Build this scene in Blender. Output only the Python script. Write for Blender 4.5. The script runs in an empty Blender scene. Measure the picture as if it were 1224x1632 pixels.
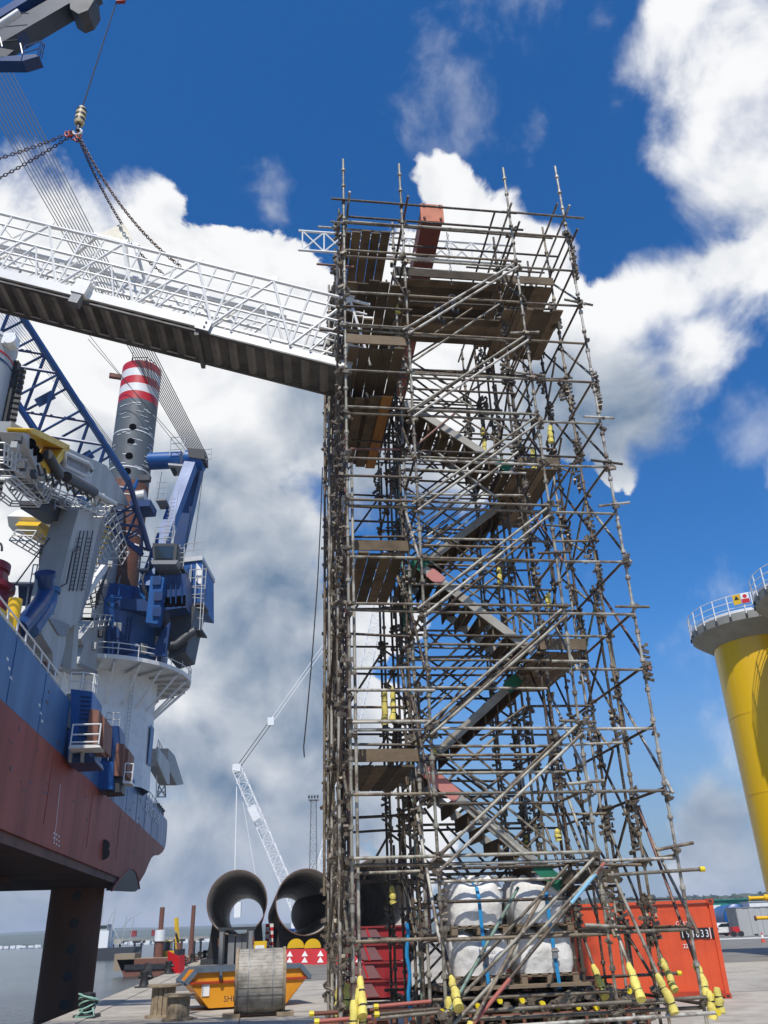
import bpy, math, random
from mathutils import Vector as V, Matrix, Quaternion
rnd = random.Random(7)
S = bpy.context.scene
HAZE = 2.2e-4
C = S.collection
R = math.radians

# ------------------------------------------------------------------ camera
EYE = V((0, 0, 1.9)); PITCH = R(26.85); ROLL = R(2.0); FPX = 1318.0   # FPX: focal length in pixels of the 1224 x 1632 photograph
cd = bpy.data.cameras.new('camera'); cam = bpy.data.objects.new('camera', cd); C.objects.link(cam)
cd.sensor_fit = 'VERTICAL'; cd.sensor_height = 24; cd.sensor_width = 18
cd.lens = 24 * FPX / 1632; cd.clip_start = 0.1; cd.clip_end = 60000
cam.matrix_world = Matrix.Translation(EYE) @ Matrix.Rotation(math.pi/2 + PITCH, 4, 'X') @ Matrix.Rotation(-ROLL, 4, 'Z')
S.camera = cam

# ------------------------------------------------------------------ sun, exposure
SUN = V((-0.05, -0.565, 0.825)).normalized()
sl = bpy.data.lights.new('sun', 'SUN'); sl.energy = 5.0; sl.angle = R(0.55); sl.color = (1.0, 0.95, 0.87)
sun = bpy.data.objects.new('sun', sl); C.objects.link(sun)
sun.rotation_euler = SUN.to_track_quat('Z', 'Y').to_euler()
S.view_settings.view_transform = 'Standard'; S.view_settings.look = 'None'
S.view_settings.exposure = -0.2; S.view_settings.gamma = 1.0; S.view_settings.use_curve_mapping = False

# pixel of the photograph -> direction, used to work out where things stand
_fw = V((0, math.cos(PITCH), math.sin(PITCH))); _up = V((0, -math.sin(PITCH), math.cos(PITCH))); _rt = V((1, 0, 0))
def ray(x, y):
    a, b = x - 612, y - 816
    c, s = math.cos(ROLL), math.sin(ROLL)
    u, v = c*a - s*b, s*a + c*b
    return _fw + _rt*(u/FPX) - _up*(v/FPX)
def atz(x, y, z): d = ray(x, y); return EYE + d*((z - EYE.z)/d.z)
def aty(x, y, Y): d = ray(x, y); return EYE + d*(Y/d.y)
def onplane(x, y, p0, n): d = ray(x, y); return EYE + d*((p0 - EYE).dot(n)/d.dot(n))

# ------------------------------------------------------------------ world: sky and clouds
W = bpy.data.worlds.new('World'); S.world = W; W.use_nodes = True
nt = W.node_tree; nt.nodes.clear()
class NT:
    def __init__(s, t): s.t = t
    def n(s, k, **kw):
        o = s.t.nodes.new(k)
        for a, b in kw.items(): setattr(o, a, b)
        return o
    def put(s, sock, v):
        if hasattr(v, 'is_output') or isinstance(v, bpy.types.NodeSocket): s.t.links.new(v, sock)
        else: sock.default_value = v
    def m(s, op, a, b=0.0, c=0.0, clamp=False):
        o = s.n('ShaderNodeMath', operation=op, use_clamp=clamp)
        for i, v in enumerate((a, b, c)): s.put(o.inputs[i], v)
        return o.outputs[0]
    def vm(s, op, a, b=(0, 0, 0), sc=None):
        o = s.n('ShaderNodeVectorMath', operation=op); s.put(o.inputs[0], a); s.put(o.inputs[1], b)
        if sc is not None: s.put(o.inputs['Scale'], sc)
        return o.outputs['Value'] if op in ('DISTANCE', 'DOT_PRODUCT', 'LENGTH') else o.outputs[0]
    def noise(s, vec, scale, detail=5, rough=.55, dist=0.0):
        o = s.n('ShaderNodeTexNoise'); s.put(o.inputs['Vector'], vec)
        o.inputs['Scale'].default_value = scale; o.inputs['Detail'].default_value = detail
        o.inputs['Roughness'].default_value = rough; o.inputs['Distortion'].default_value = dist
        return o
    def mix(s, f, a, b, bl='MIX'):
        o = s.n('ShaderNodeMix', data_type='RGBA', blend_type=bl)
        s.put(o.inputs[0], f); s.put(o.inputs[6], a); s.put(o.inputs[7], b)
        return o.outputs[2]
    def smooth(s, x, a, b):
        o = s.n('ShaderNodeMapRange', interpolation_type='SMOOTHSTEP'); s.put(o.inputs[0], x)
        o.inputs[1].default_value = a; o.inputs[2].default_value = b
        return o.outputs[0]
w = NT(nt)
CLOUD = [(685,300,62),(665,330,50),(850,360,60),(60,420,112),(180,425,118),(300,465,110),(395,445,100),(470,490,95),(100,560,150),(250,600,170),(420,620,160),(330,780,170),
 (420,860,140),(560,700,165),(700,720,140),(150,780,150),(0,700,150),(440,1030,75),(390,1120,95),(520,1060,70),(320,1190,95),(480,1290,105),
 (270,1310,120),(140,1480,110),(705,325,70),(765,350,85),(830,400,80),(690,420,95),(790,470,120),(960,525,95),(1060,485,100),(1160,450,100),
 (1230,430,110),(1000,640,110),(1120,560,85),(985,740,55),(880,640,125),(1100,40,95),(1200,100,130),(1150,180,95),(1235,260,115),
 (1150,1330,105),(210,360,90),(330,400,85),(460,560,130),(560,560,130),(640,620,120),(720,610,110),(250,480,120),(620,1000,85),(560,1180,90),(640,1330,90),
 (440,1000,110),(360,1110,130),(300,960,130),(470,1130,120),(380,1230,140),(260,1180,140),(470,1250,130),(330,1420,150),(180,1310,150),(60,1420,160),(430,1480,130),(0,400,120),(60,385,90),(120,410,100),(-20,380,110),(90,400,95),(-60,450,120),(380,1010,110),(300,1080,120),(430,1200,120),(350,1350,130),(200,1200,150),(120,1380,150),(480,1400,110),(250,1450,110),(-150,500,180),(-200,800,250),(1400,300,250),(1450,700,160),(1400,1250,200),(100,1000,160)]
WISP = [(440,285,50),(445,340,35),(735,150,110),(705,80,75),(800,30,100),(860,200,60),(640,300,40),(960,40,60),(1000,120,50),(1060,1050,80),(1165,930,60),(1190,680,70),(950,935,75),(1010,960,60),(1120,1060,60)]
GREY = [(330,1330,200),(480,1120,150),(60,1430,200),(380,1000,170),(400,900,190),(310,840,170),(440,1110,150),(350,1260,170),(1020,650,130),(880,640,120),(200,900,190),(600,800,140),(520,640,110),(480,1300,140),(200,1350,200),(1150,1340,120)]
def blobs(D, lst, k=1500.0):
    out = None
    for x, y, r in lst:
        c = ray(x, y).normalized()
        m_ = w.m('MULTIPLY_ADD', w.vm('DISTANCE', D, tuple(c)), -k/r, 1.0)
        out = m_ if out is None else w.m('SMOOTH_MAX', out, m_, .25)
    return w.m('MAXIMUM', out, -1.2)
tc = w.n('ShaderNodeTexCoord')
D0 = tc.outputs['Generated']
axis = tuple(ray(612, 700).normalized())
away = w.smooth(w.vm('DISTANCE', D0, axis), 0.72, 1.05)     # beyond the picture the clouds go on from noise alone
def raw(D):
    wp = w.noise(D, 4.2, 2, .5)
    wq = w.noise(D, 16, 3, .55)
    Dw = w.vm('ADD', D, w.vm('SCALE', w.vm('SUBTRACT', wp.outputs['Color'], (.5, .5, .5)), sc=.13))
    Dw = w.vm('ADD', Dw, w.vm('SCALE', w.vm('SUBTRACT', wq.outputs['Color'], (.5, .5, .5)), sc=.06))
    n1 = w.noise(D, 8.0, 9, .62, .3).outputs[0]
    b = blobs(Dw, CLOUD)
    g = w.m('MULTIPLY_ADD', w.noise(D, 2.6, 3, .5).outputs[0], 4.0, -2.75)
    b = w.m('MAXIMUM', b, w.m('MULTIPLY_ADD', away, 3.0, w.m('SUBTRACT', g, 3.0)))
    return w.m('ADD', b, w.m('MULTIPLY_ADD', n1, 1.9, -.86)), n1
r0, n0 = raw(D0)
def puff(sc, off, det):
    a_ = w.noise(D0, sc, det, .55, .3).outputs[0]; b_ = w.noise(w.vm('ADD', D0, off), sc, det, .55, .3).outputs[0]
    return w.m('SUBTRACT', a_, b_)
relief = w.m('ADD', w.m('MULTIPLY', puff(8.0, (.008, -.010, .026), 5), 2.1), w.m('MULTIPLY', puff(3.6, (.01, -.02, .06), 3), 1.5))
soft = w.m('MULTIPLY_ADD', w.smooth(w.m('ADD', w.noise(D0, 3.4, 3, .5).outputs[0], w.m('MULTIPLY', w.smooth(blobs(D0, [(1150,120,330),(1150,620,260)]), 0.0, .5), .22)), .46, .70), .80, .13)
dn = w.m('DIVIDE', w.m('ADD', r0, .03), soft, 0, True)
dens = w.m('MULTIPLY', w.m('MULTIPLY', dn, dn), w.m('MULTIPLY_ADD', dn, -2.0, 3.0))
mpw = w.n('ShaderNodeMapping'); nt.links.new(D0, mpw.inputs[0]); mpw.inputs['Rotation'].default_value = (.4, .3, .5); mpw.inputs['Scale'].default_value = (1.0, 1.0, .45)
wisp = w.m('MULTIPLY', w.smooth(w.m('ADD', blobs(w.vm('ADD', D0, w.vm('SCALE', w.vm('SUBTRACT', w.noise(D0, 9, 4, .6).outputs['Color'], (.5, .5, .5)), sc=.12)), WISP), w.m('MULTIPLY_ADD', w.noise(mpw.outputs[0], 9, 7, .62, .25).outputs[0], 5.0, -2.75)), 0.0, 2.0), .42)
dens = w.m('MAXIMUM', dens, wisp)
lit = w.m('ADD', relief, .66, 0, True)
grey = w.smooth(w.m('ADD', blobs(D0, GREY), w.m('MULTIPLY_ADD', w.noise(D0, 5.0, 4, .5, .3).outputs[0], 1.7, -.85)), -.45, .75)
lum = w.m('MULTIPLY_ADD', grey, -.80, w.m('MULTIPLY_ADD', lit, .62, .58))
lum = w.m('MINIMUM', w.m('MAXIMUM', lum, 0.0), 1.0)
ccol = w.mix(lum, (2.1, 3.15, 4.7, 1), (12.4, 12.5, 12.6, 1))
sky = w.n('ShaderNodeTexSky', sky_type='NISHITA', sun_disc=False)
sky.sun_elevation = math.asin(SUN.z); sky.sun_rotation = math.atan2(SUN.x, SUN.y)
sky.air_density = 1.0; sky.dust_density = 0.6; sky.ozone_density = 2.2; sky.altitude = 0
hs = w.n('ShaderNodeHueSaturation'); hs.inputs['Saturation'].default_value = 1.2; hs.inputs['Value'].default_value = 1.62
nt.links.new(w.mix(1.0, sky.outputs[0], (.74, .93, 1.18, 1), 'MULTIPLY'), hs.inputs['Color'])
up_ = w.n('ShaderNodeSeparateXYZ'); nt.links.new(D0, up_.inputs[0])
low = w.m('MULTIPLY', w.smooth(up_.outputs[2], .34, -.02), .9)              # the pale air low over the land
skyc = w.mix(low, hs.outputs[0], (3.0, 4.2, 5.6, 1))
bg = w.n('ShaderNodeBackground'); bg.inputs[1].default_value = 0.09
nt.links.new(w.mix(dens, skyc, ccol), bg.inputs[0])
wo = w.n('ShaderNodeOutputWorld'); nt.links.new(bg.outputs[0], wo.inputs[0])

# ------------------------------------------------------------------ materials
def new_mat(name):
    m = bpy.data.materials.new(name); m.use_nodes = True
    t = NT(m.node_tree); return m, t, m.node_tree.nodes['Principled BSDF']
def mat(name, col, rough=.6, metal=0.0, col2=None, scale=3.0, amt=.6, bump=0.0, bscale=None, rand=0.0, spots=None, spot_lo=.62, streak=False, detail=6, spec=None):
    """base colour broken up by noise towards col2, optional stains (spots), relief and a shift from object to object"""
    m, t, b = new_mat(name)
    co = t.n('ShaderNodeTexCoord').outputs['Object'] if not rand else t.n('ShaderNodeNewGeometry').outputs['Position']
    if streak:
        mp = t.n('ShaderNodeMapping'); t.put(mp.inputs[0], co); mp.inputs['Scale'].default_value = (1, 1, .12); co2 = mp.outputs[0]
    else: co2 = co
    c1 = (*col, 1); c2 = (*(col2 or tuple(x*.72 for x in col)), 1)
    nz = t.noise(co2, scale, detail, .6).outputs[0]
    c = t.mix(t.m('MULTIPLY', t.smooth(nz, .38, .72), amt), c1, c2)
    if spots:
        nz2 = t.noise(co2, scale*2.3, 8, .65, .3).outputs[0]
        c = t.mix(t.smooth(nz2, spot_lo, spot_lo + .09), c, (*spots, 1))
    if rand:
        oi = t.n('ShaderNodeObjectInfo').outputs['Random']
        h = t.n('ShaderNodeHueSaturation'); t.put(h.inputs['Color'], c)
        t.put(h.inputs['Value'], t.m('MULTIPLY_ADD', oi, rand*2, 1 - rand)); c = h.outputs[0]
    t.put(b.inputs['Base Color'], c)
    t.put(b.inputs['Roughness'], t.m('MULTIPLY_ADD', nz, .25, rough - .12))
    b.inputs['Metallic'].default_value = metal
    if spec is not None: b.inputs['Specular IOR Level'].default_value = spec
    if bump:
        bp = t.n('ShaderNodeBump'); bp.inputs['Strength'].default_value = bump; bp.inputs['Distance'].default_value = .02
        t.put(bp.inputs['Height'], t.noise(co, bscale or scale*6, 6, .6).outputs[0]); t.put(b.inputs['Normal'], bp.outputs[0])
    return m
def tube_mat():
    m, t, b = new_mat('scaffold_tube_steel')
    oc = t.n('ShaderNodeObjectInfo').outputs['Color']
    pos = t.n('ShaderNodeNewGeometry').outputs['Position']
    n = t.noise(pos, 4.0, 6, .6).outputs[0]; n2 = t.noise(pos, 22.0, 4, .6).outputs[0]
    c = t.mix(t.m('MULTIPLY', t.smooth(n, .42, .62), .85), oc, (.085, .055, .036, 1))
    c = t.mix(t.m('MULTIPLY', t.smooth(n2, .55, .7), .6), c, (.40, .38, .33, 1))
    t.put(b.inputs['Base Color'], c); b.inputs['Metallic'].default_value = .15
    t.put(b.inputs['Roughness'], t.m('MULTIPLY_ADD', n2, .4, .35))
    return m
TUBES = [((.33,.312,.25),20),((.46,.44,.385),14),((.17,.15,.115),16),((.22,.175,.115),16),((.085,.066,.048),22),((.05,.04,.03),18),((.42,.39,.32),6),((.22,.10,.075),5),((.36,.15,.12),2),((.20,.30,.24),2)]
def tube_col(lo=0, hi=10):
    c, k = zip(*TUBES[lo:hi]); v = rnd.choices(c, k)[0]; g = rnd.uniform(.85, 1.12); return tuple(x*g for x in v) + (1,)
M = {}
M['tube'] = tube_mat()
M['coupler'] = mat('rusty_coupler_steel', (.20,.17,.13), .5, .3, (.07,.05,.04), 9, .9, rand=.01)
M['board'] = mat('weathered_board', (.135,.098,.06), .85, 0, (.06,.045,.03), 2.2, .8, .4, 30, rand=.6)
M['board_new'] = mat('fresh_orange_board', (.42,.19,.05), .8, 0, (.26,.12,.04), 3, .7, .3, 30)
M['stringer'] = mat('pale_stair_aluminium', (.36,.34,.29), .55, .1, (.20,.175,.14), 2, .7, rand=.08)
M['green'] = mat('green_sheeting', (.012,.16,.085), .6, 0, (.01,.10,.06), 4)
M['pink'] = mat('faded_pink_sheeting', (.52,.20,.17), .7, 0, (.40,.22,.19), 4)
M['foam'] = mat('yellow_foam', (.74,.63,.15), .8, 0, (.52,.42,.10), 6, .8, .5, 25, rand=.12)
M['black'] = mat('black_rubber', (.018,.018,.02), .55, 0, (.04,.04,.04), 5)
M['white'] = mat('white_paint', (.80,.80,.77), .45, 0, (.62,.60,.55), 1.4, .5, spots=(.42,.36,.28), spot_lo=.70)
M['gang_white'] = mat('gangway_white_paint', (.82,.81,.77), .4, 0, (.68,.64,.56), 2.5, .6)
M['cream'] = mat('cream_worn_paint', (.66,.61,.47), .5, 0, (.50,.45,.34), 5)
M['gang_floor'] = mat('grubby_floor_pan', (.135,.132,.122), .55, .1, (.06,.058,.054), 1.4, 1.0, .2, 20)
M['gang_rib'] = mat('floor_pan_rib', (.215,.207,.185), .55, .1, (.115,.11,.10), 1.6, 1.0)
M['blue'] = mat('crane_blue_paint', (.004,.088,.30), .4, 0, (.004,.05,.19), .5, .7, spots=(.05,.07,.12), spot_lo=.72)
M['boomblue'] = mat('boom_navy_paint', (.005,.04,.15), .4, 0, (.004,.024,.09), .6, .7)
M['hullblue'] = mat('hull_blue_paint', (.032,.12,.28), .42, 0, (.018,.072,.19), .5, .9, spots=(.10,.16,.25), spot_lo=.64, streak=True)
M['hullred'] = mat('hull_red_paint', (.31,.048,.022), .6, 0, (.19,.036,.02), .6, .95, spots=(.30,.11,.07), spot_lo=.64, streak=True)
M['hullpatch'] = mat('touched_up_paint', (.12,.075,.085), .6, 0, (.09,.10,.15), 3)
M['keel'] = mat('dark_keel_paint', (.14,.062,.045), .7, 0, (.07,.04,.034), .3, .8)
M['legrust'] = mat('rusty_leg_steel', (.23,.10,.055), .75, 0, (.12,.06,.038), .5, .9, .2, 3, spots=(.24,.12,.08), spot_lo=.68, streak=True)
M['leggrey'] = mat('grey_leg_paint', (.105,.12,.125), .5, 0, (.075,.085,.09), .5, .8, spots=(.40,.41,.41), spot_lo=.705, streak=True)
M['legpale'] = mat('pale_grey_leg_paint', (.40,.415,.42), .5, 0, (.30,.315,.32), .6, .7, spots=(.24,.22,.20), spot_lo=.7, streak=True)
M['red'] = mat('red_paint', (.56,.018,.024), .4, 0, (.44,.02,.02), 1)
M['darkred'] = mat('dark_red_paint', (.20,.010,.014), .4, 0, (.15,.010,.014), 1)
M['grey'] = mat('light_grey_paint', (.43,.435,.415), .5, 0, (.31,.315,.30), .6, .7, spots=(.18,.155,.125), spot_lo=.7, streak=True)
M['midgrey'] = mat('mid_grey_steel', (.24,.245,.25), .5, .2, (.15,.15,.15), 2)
M['darkgrey'] = mat('dark_grey_steel', (.05,.055,.06), .5, .2, (.03,.03,.035), 2)
M['rail'] = mat('galvanised_rail', (.55,.55,.53), .45, .3, (.4,.4,.38), 3)
M['yellow'] = mat('machine_yellow_paint', (.74,.46,.012), .42, 0, (.60,.36,.012), 1.0, .6)
M['tpyellow'] = mat('gloss_yellow_paint', (.80,.49,.003), .26, 0, (.73,.42,.004), .8, .7, spots=(.52,.31,.03), spot_lo=.70, streak=True)
M['tpgrey'] = mat('grey_platform_paint', (.27,.27,.235), .65, 0, (.20,.20,.175), 1.2, .7)
M['glass'] = mat('dark_window_glass', (.02,.03,.035), .08, 0, (.03,.04,.05), 1, spec=.8)
M['rust'] = mat('brown_rust', (.20,.075,.045), .75, 0, (.10,.045,.03), 3, .9, .3, 20)
M['fender'] = mat('brown_fender_timber', (.24,.10,.062), .7, 0, (.16,.075,.05), 1.2, .8)
M['concrete'] = None
M['pipe'] = mat('dark_rolled_steel', (.11,.085,.075), .5, .3, (.06,.05,.047), .35, .8, spots=(.26,.12,.07), spot_lo=.66)
M['pipein'] = mat('bare_pipe_bore', (.62,.60,.57), .5, .1, (.38,.34,.30), .3, .9)
M['piperim'] = mat('rusty_cut_edge', (.17,.09,.06), .6, .2, (.09,.055,.04), 2)
M['skip'] = mat('orange_yellow_skip_paint', (.72,.30,.012), .5, 0, (.56,.21,.012), 1.6, .8, spots=(.18,.085,.03), spot_lo=.675)
M['skiprim'] = mat('slate_blue_rim_paint', (.11,.15,.19), .55, 0, (.07,.09,.12), 4)
M['reelwrap'] = mat('weathered_reel_lagging', (.38,.35,.30), .6, 0, (.20,.175,.14), 4, .9, .6, 10, spots=(.58,.56,.52), spot_lo=.66)
M['wood'] = mat('grey_brown_timber', (.27,.205,.135), .85, 0, (.14,.105,.07), 5, .9, .5, 30)
M['woodold'] = mat('old_reel_timber', (.34,.27,.18), .85, 0, (.19,.14,.09), 7, .9, .5, 30)
M['bag'] = None
M['strap'] = mat('blue_webbing', (.012,.25,.52), .6, 0, (.01,.16,.36), 8)
M['contred'] = mat('container_orange_red', (.66,.085,.022), .55, 0, (.52,.060,.018), 1.6, .8, spots=(.30,.055,.028), spot_lo=.685)
M['contdark'] = mat('container_frame_red', (.42,.045,.014), .5, 0, (.30,.035,.013), 2, .8)
M['cranewhite'] = mat('crane_white_paint', (.82,.82,.80), .45)
M['rope'] = mat('steel_wire_rope', (.022,.022,.026), .7, 0)
M['hole'] = mat('dark_hole', (.004,.004,.004), .9, 0, spec=0.0)
M['chain'] = mat('rusty_chain', (.10,.055,.04), .55, .4, (.05,.035,.03), 12)
M['shackle'] = mat('red_painted_shackle', (.30,.03,.03), .5, .2, (.12,.03,.03), 12)
M['postorange'] = mat('faded_orange_box_steel', (.55,.16,.07), .6, 0, (.42,.12,.06), 4, .7, spots=(.2,.07,.05), spot_lo=.66)
M['postred'] = mat('shaded_orange_box_steel', (.20,.050,.035), .65, 0, (.12,.035,.028), 2, .8)  # the beam's orange steel darkened, its shade put into the colour
M['ropegreen'] = mat('green_polyprop_rope', (.20,.42,.33), .7, 0, (.5,.6,.52), 30)
M['signwhite'] = mat('white_sign_face', (.82,.82,.80), .5)
M['letterblack'] = mat('black_lettering', (.015,.015,.015), .5)
M['letterwhite'] = mat('white_lettering', (.78,.79,.80), .5)
M['letterblue'] = mat('blue_print', (.05,.10,.28), .6)
M['yellowcap'] = mat('yellow_plastic_cap', (.80,.62,.02), .4)
M['gfoliage'] = mat('far_tree_foliage', (.045,.075,.03), .9, 0, (.02,.035,.018), .06, .9, rand=.3)

# ------------------------------------------------------------------ mesh builder
class MB:
    def __init__(s): s.v = []; s.f = []
    def add(s, vs, fs):
        k = len(s.v); s.v += [V(p) for p in vs]; s.f += [tuple(i + k for i in f) for f in fs]; return s
    def hexa(s, p):      # 8 points: 4 of one end, 4 of the other
        return s.add(p, [(3,2,1,0),(4,5,6,7),(0,1,5,4),(1,2,6,5),(2,3,7,6),(3,0,4,7)])
    def box(s, c, sz, ax=None):
        X, Y, Z = ax or (V((1,0,0)), V((0,1,0)), V((0,0,1))); c = V(c)
        X = X*(sz[0]/2); Y = Y*(sz[1]/2); Z = Z*(sz[2]/2)
        return s.hexa([c-X-Y-Z, c+X-Y-Z, c+X+Y-Z, c-X+Y-Z, c-X-Y+Z, c+X-Y+Z, c+X+Y+Z, c-X+Y+Z])
    def beam(s, a, b, wd, ht, up=V((0,0,1))):
        a = V(a); b = V(b); d = (b - a); L = d.length; d.normalize()
        x = d.cross(up)
        if x.length < 1e-4: x = d.cross(V((0,1,0)))
        x.normalize(); u = x.cross(d)
        return s.box((a+b)/2, (wd, L, ht), (x, d, u))
    def tube(s, a, b, r, n=8, r2=None, cap=True):
        a = V(a); b = V(b); d = (b-a).normalized(); r2 = r if r2 is None else r2
        x = d.orthogonal().normalized(); y = d.cross(x)
        vs = []
        for p, q in ((a, r), (b, r2)):
            for i in range(n):
                t = 2*math.pi*i/n; vs.append(p + x*(q*math.cos(t)) + y*(q*math.sin(t)))
        fs = [(i, (i+1) % n, n+(i+1) % n, n+i) for i in range(n)]
        if cap: fs += [tuple(range(n-1, -1, -1)), tuple(range(n, 2*n))]
        return s.add(vs, fs)
    def path(s, pts, r, n=6):
        pts = [V(p) for p in pts]; vs = []; rs = r if isinstance(r, (list, tuple)) else [r]*len(pts); x = None
        for i, p in enumerate(pts):
            d = (pts[min(i+1, len(pts)-1)] - pts[max(i-1, 0)]).normalized()
            x = d.orthogonal().normalized() if x is None else (x - d*x.dot(d)).normalized()
            y = d.cross(x)
            for j in range(n):
                t = 2*math.pi*j/n; vs.append(p + (x*math.cos(t) + y*math.sin(t))*rs[i])
        fs = [(i*n+j, i*n+(j+1) % n, (i+1)*n+(j+1) % n, (i+1)*n+j) for i in range(len(pts)-1) for j in range(n)]
        fs += [tuple(range(n-1, -1, -1)), tuple(range((len(pts)-1)*n, len(pts)*n))]
        return s.add(vs, fs)
    def lathe(s, c, prof, n=32, ax=V((0,0,1)), x=None, close=False):
        c = V(c); ax = V(ax).normalized(); x = V(x) if x else ax.orthogonal().normalized(); y = ax.cross(x); vs = []
        for r, z in prof:
            for i in range(n):
                t = 2*math.pi*i/n; vs.append(c + ax*z + (x*math.cos(t) + y*math.sin(t))*r)
        m = len(prof); fs = []
        for k in range(m if close else m-1):
            for i in range(n): fs.append((k*n+i, k*n+(i+1) % n, ((k+1) % m)*n+(i+1) % n, ((k+1) % m)*n+i))
        return s.add(vs, fs)
    def prism(s, poly, d):
        poly = [V(p) for p in poly]; d = V(d); n = len(poly)
        return s.add(poly + [p + d for p in poly], [tuple(range(n-1, -1, -1)), tuple(range(n, 2*n))] + [(i, (i+1) % n, n+(i+1) % n, n+i) for i in range(n)])
    def stamp(s, vs, fs, mw): return s.add([mw @ v for v in vs], fs)
    def mesh(s, name, smooth=False, fix=True):
        me = bpy.data.meshes.new(name); me.from_pydata([tuple(p) for p in s.v], [], s.f)
        if fix:
            import bmesh
            bm = bmesh.new(); bm.from_mesh(me); bmesh.ops.recalc_face_normals(bm, faces=bm.faces); bm.to_mesh(me); bm.free()
        if smooth: me.polygons.foreach_set('use_smooth', [True]*len(me.polygons))
        me.update(); return me
WM = {}
def attach(o, parent, world=None):
    world = world or Matrix(); WM[o.name] = world
    o.matrix_basis = world
    if parent is not None:
        o.parent = parent; o.matrix_parent_inverse = WM[parent.name].inverted()
def sharp(me, ang=40):
    try: me.set_sharp_from_angle(angle=R(ang))
    except Exception: pass
def obj(name, mb, m, parent=None, smooth=False, fix=True, label=None, kind=None):
    me = mb if isinstance(mb, bpy.types.Mesh) else mb.mesh(name, smooth, fix)
    if not me.materials: me.materials.append(M[m] if isinstance(m, str) else m)
    if smooth and not isinstance(mb, bpy.types.Mesh): sharp(me)
    o = bpy.data.objects.new(name, me); C.objects.link(o); attach(o, parent)
    if label: o['label'] = label
    if kind: o['kind'] = kind
    return o
def thing(name, label, cat, loc=(0,0,0), group=None):
    o = bpy.data.objects.new(name, None); C.objects.link(o); o.empty_display_size = .2
    attach(o, None, Matrix.Translation(V(loc))); o['label'] = label; o['category'] = cat
    if group: o['group'] = group
    return o
def tag(o, label, cat, group=None):
    o['label'] = label; o['category'] = cat
    if group: o['group'] = group
    me = o.data                                   # a thing of one mesh gets its origin at its foot
    if me.users == 1:
        xs = [v.co for v in me.vertices]; c = V((sum(v.x for v in xs)/len(xs), sum(v.y for v in xs)/len(xs), min(v.z for v in xs)))
        me.transform(Matrix.Translation(-c)); attach(o, None, Matrix.Translation(c))
    return o
def struct(name, mb, m, smooth=False):
    o = obj(name, mb, m, None, smooth); o['kind'] = 'structure'; return o
_unit = {}
def unit_tube(m, n=8):
    k = (m, n)
    if k not in _unit:
        me = MB().tube((0,0,0), (0,0,1), 1, n).mesh('tube_shape', True, False); me.materials.append(M[m]); sharp(me, 50); _unit[k] = me
    return _unit[k]
def span(a, b, r, r2=None):
    a = V(a); b = V(b); d = b - a; L = d.length
    return Matrix.Translation(a) @ d.to_track_quat('Z', 'Y').to_matrix().to_4x4() @ Matrix.Diagonal((r, r2 or r, L, 1))
def rod(name, a, b, r, m, parent, n=8):
    o = bpy.data.objects.new(name, unit_tube(m, n)); C.objects.link(o); attach(o, parent, span(a, b, r))
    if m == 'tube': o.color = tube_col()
    return o
_ubox = {}
def plank(name, a, b, wd, ht, m, parent, up=V((0,0,1))):
    """a box from a to b sharing one mesh"""
    if m not in _ubox:
        me = MB().box((0,0,.5), (1,1,1)).mesh('board_shape', False, False); me.materials.append(M[m]); _ubox[m] = me
    o = bpy.data.objects.new(name, _ubox[m]); C.objects.link(o)
    a = V(a); b = V(b); d = b - a; L = d.length; d.normalize(); x = d.cross(up).normalized(); u = x.cross(d)
    mw = Matrix.Translation(a) @ Matrix((x, u, d)).transposed().to_4x4() @ Matrix.Diagonal((wd, ht, L, 1))
    attach(o, parent, mw); return o
def railing(pts, h, parent, m='rail', r=.03, rails=(1.0, .55), step=1.5, n=6):
    pts = [V(p) for p in pts]; up = V((0,0,h))
    for a, b in zip(pts, pts[1:]):
        k = max(1, round((b-a).length/step))
        for i in range(k): p = a.lerp(b, i/k); rod('post', p, p + up, r, m, parent, n)
        for q in rails: rod('rail', a + up*q, b + up*q, r, m, parent, n)
    rod('post', pts[-1], pts[-1] + up, r, m, parent, n)
def text(name, body, size, loc, xdir, ydir, m, parent, ext=.004, align='LEFT', sx=1.0):
    cu = bpy.data.curves.new(name, 'FONT'); cu.body = body; cu.size = size; cu.extrude = ext; cu.align_x = align; cu.resolution_u = 2
    tmp = bpy.data.objects.new('tmp', cu); me = bpy.data.meshes.new_from_object(tmp); bpy.data.objects.remove(tmp); bpy.data.curves.remove(cu)
    x = V(xdir).normalized(); y = V(ydir).normalized(); z = x.cross(y)
    me.transform(Matrix.Translation(V(loc)) @ Matrix((x, y, z)).transposed().to_4x4() @ Matrix.Diagonal((sx, 1, 1, 1)))
    me.materials.clear(); me.materials.append(M[m]); return obj(name, me, m, parent)
def copy_tree(o, parent=None):
    c = o.copy(); C.objects.link(c); WM[c.name] = WM[o.name].copy()
    if parent: c.parent = parent
    for ch in o.children: copy_tree(ch, c)
    return c
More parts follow.
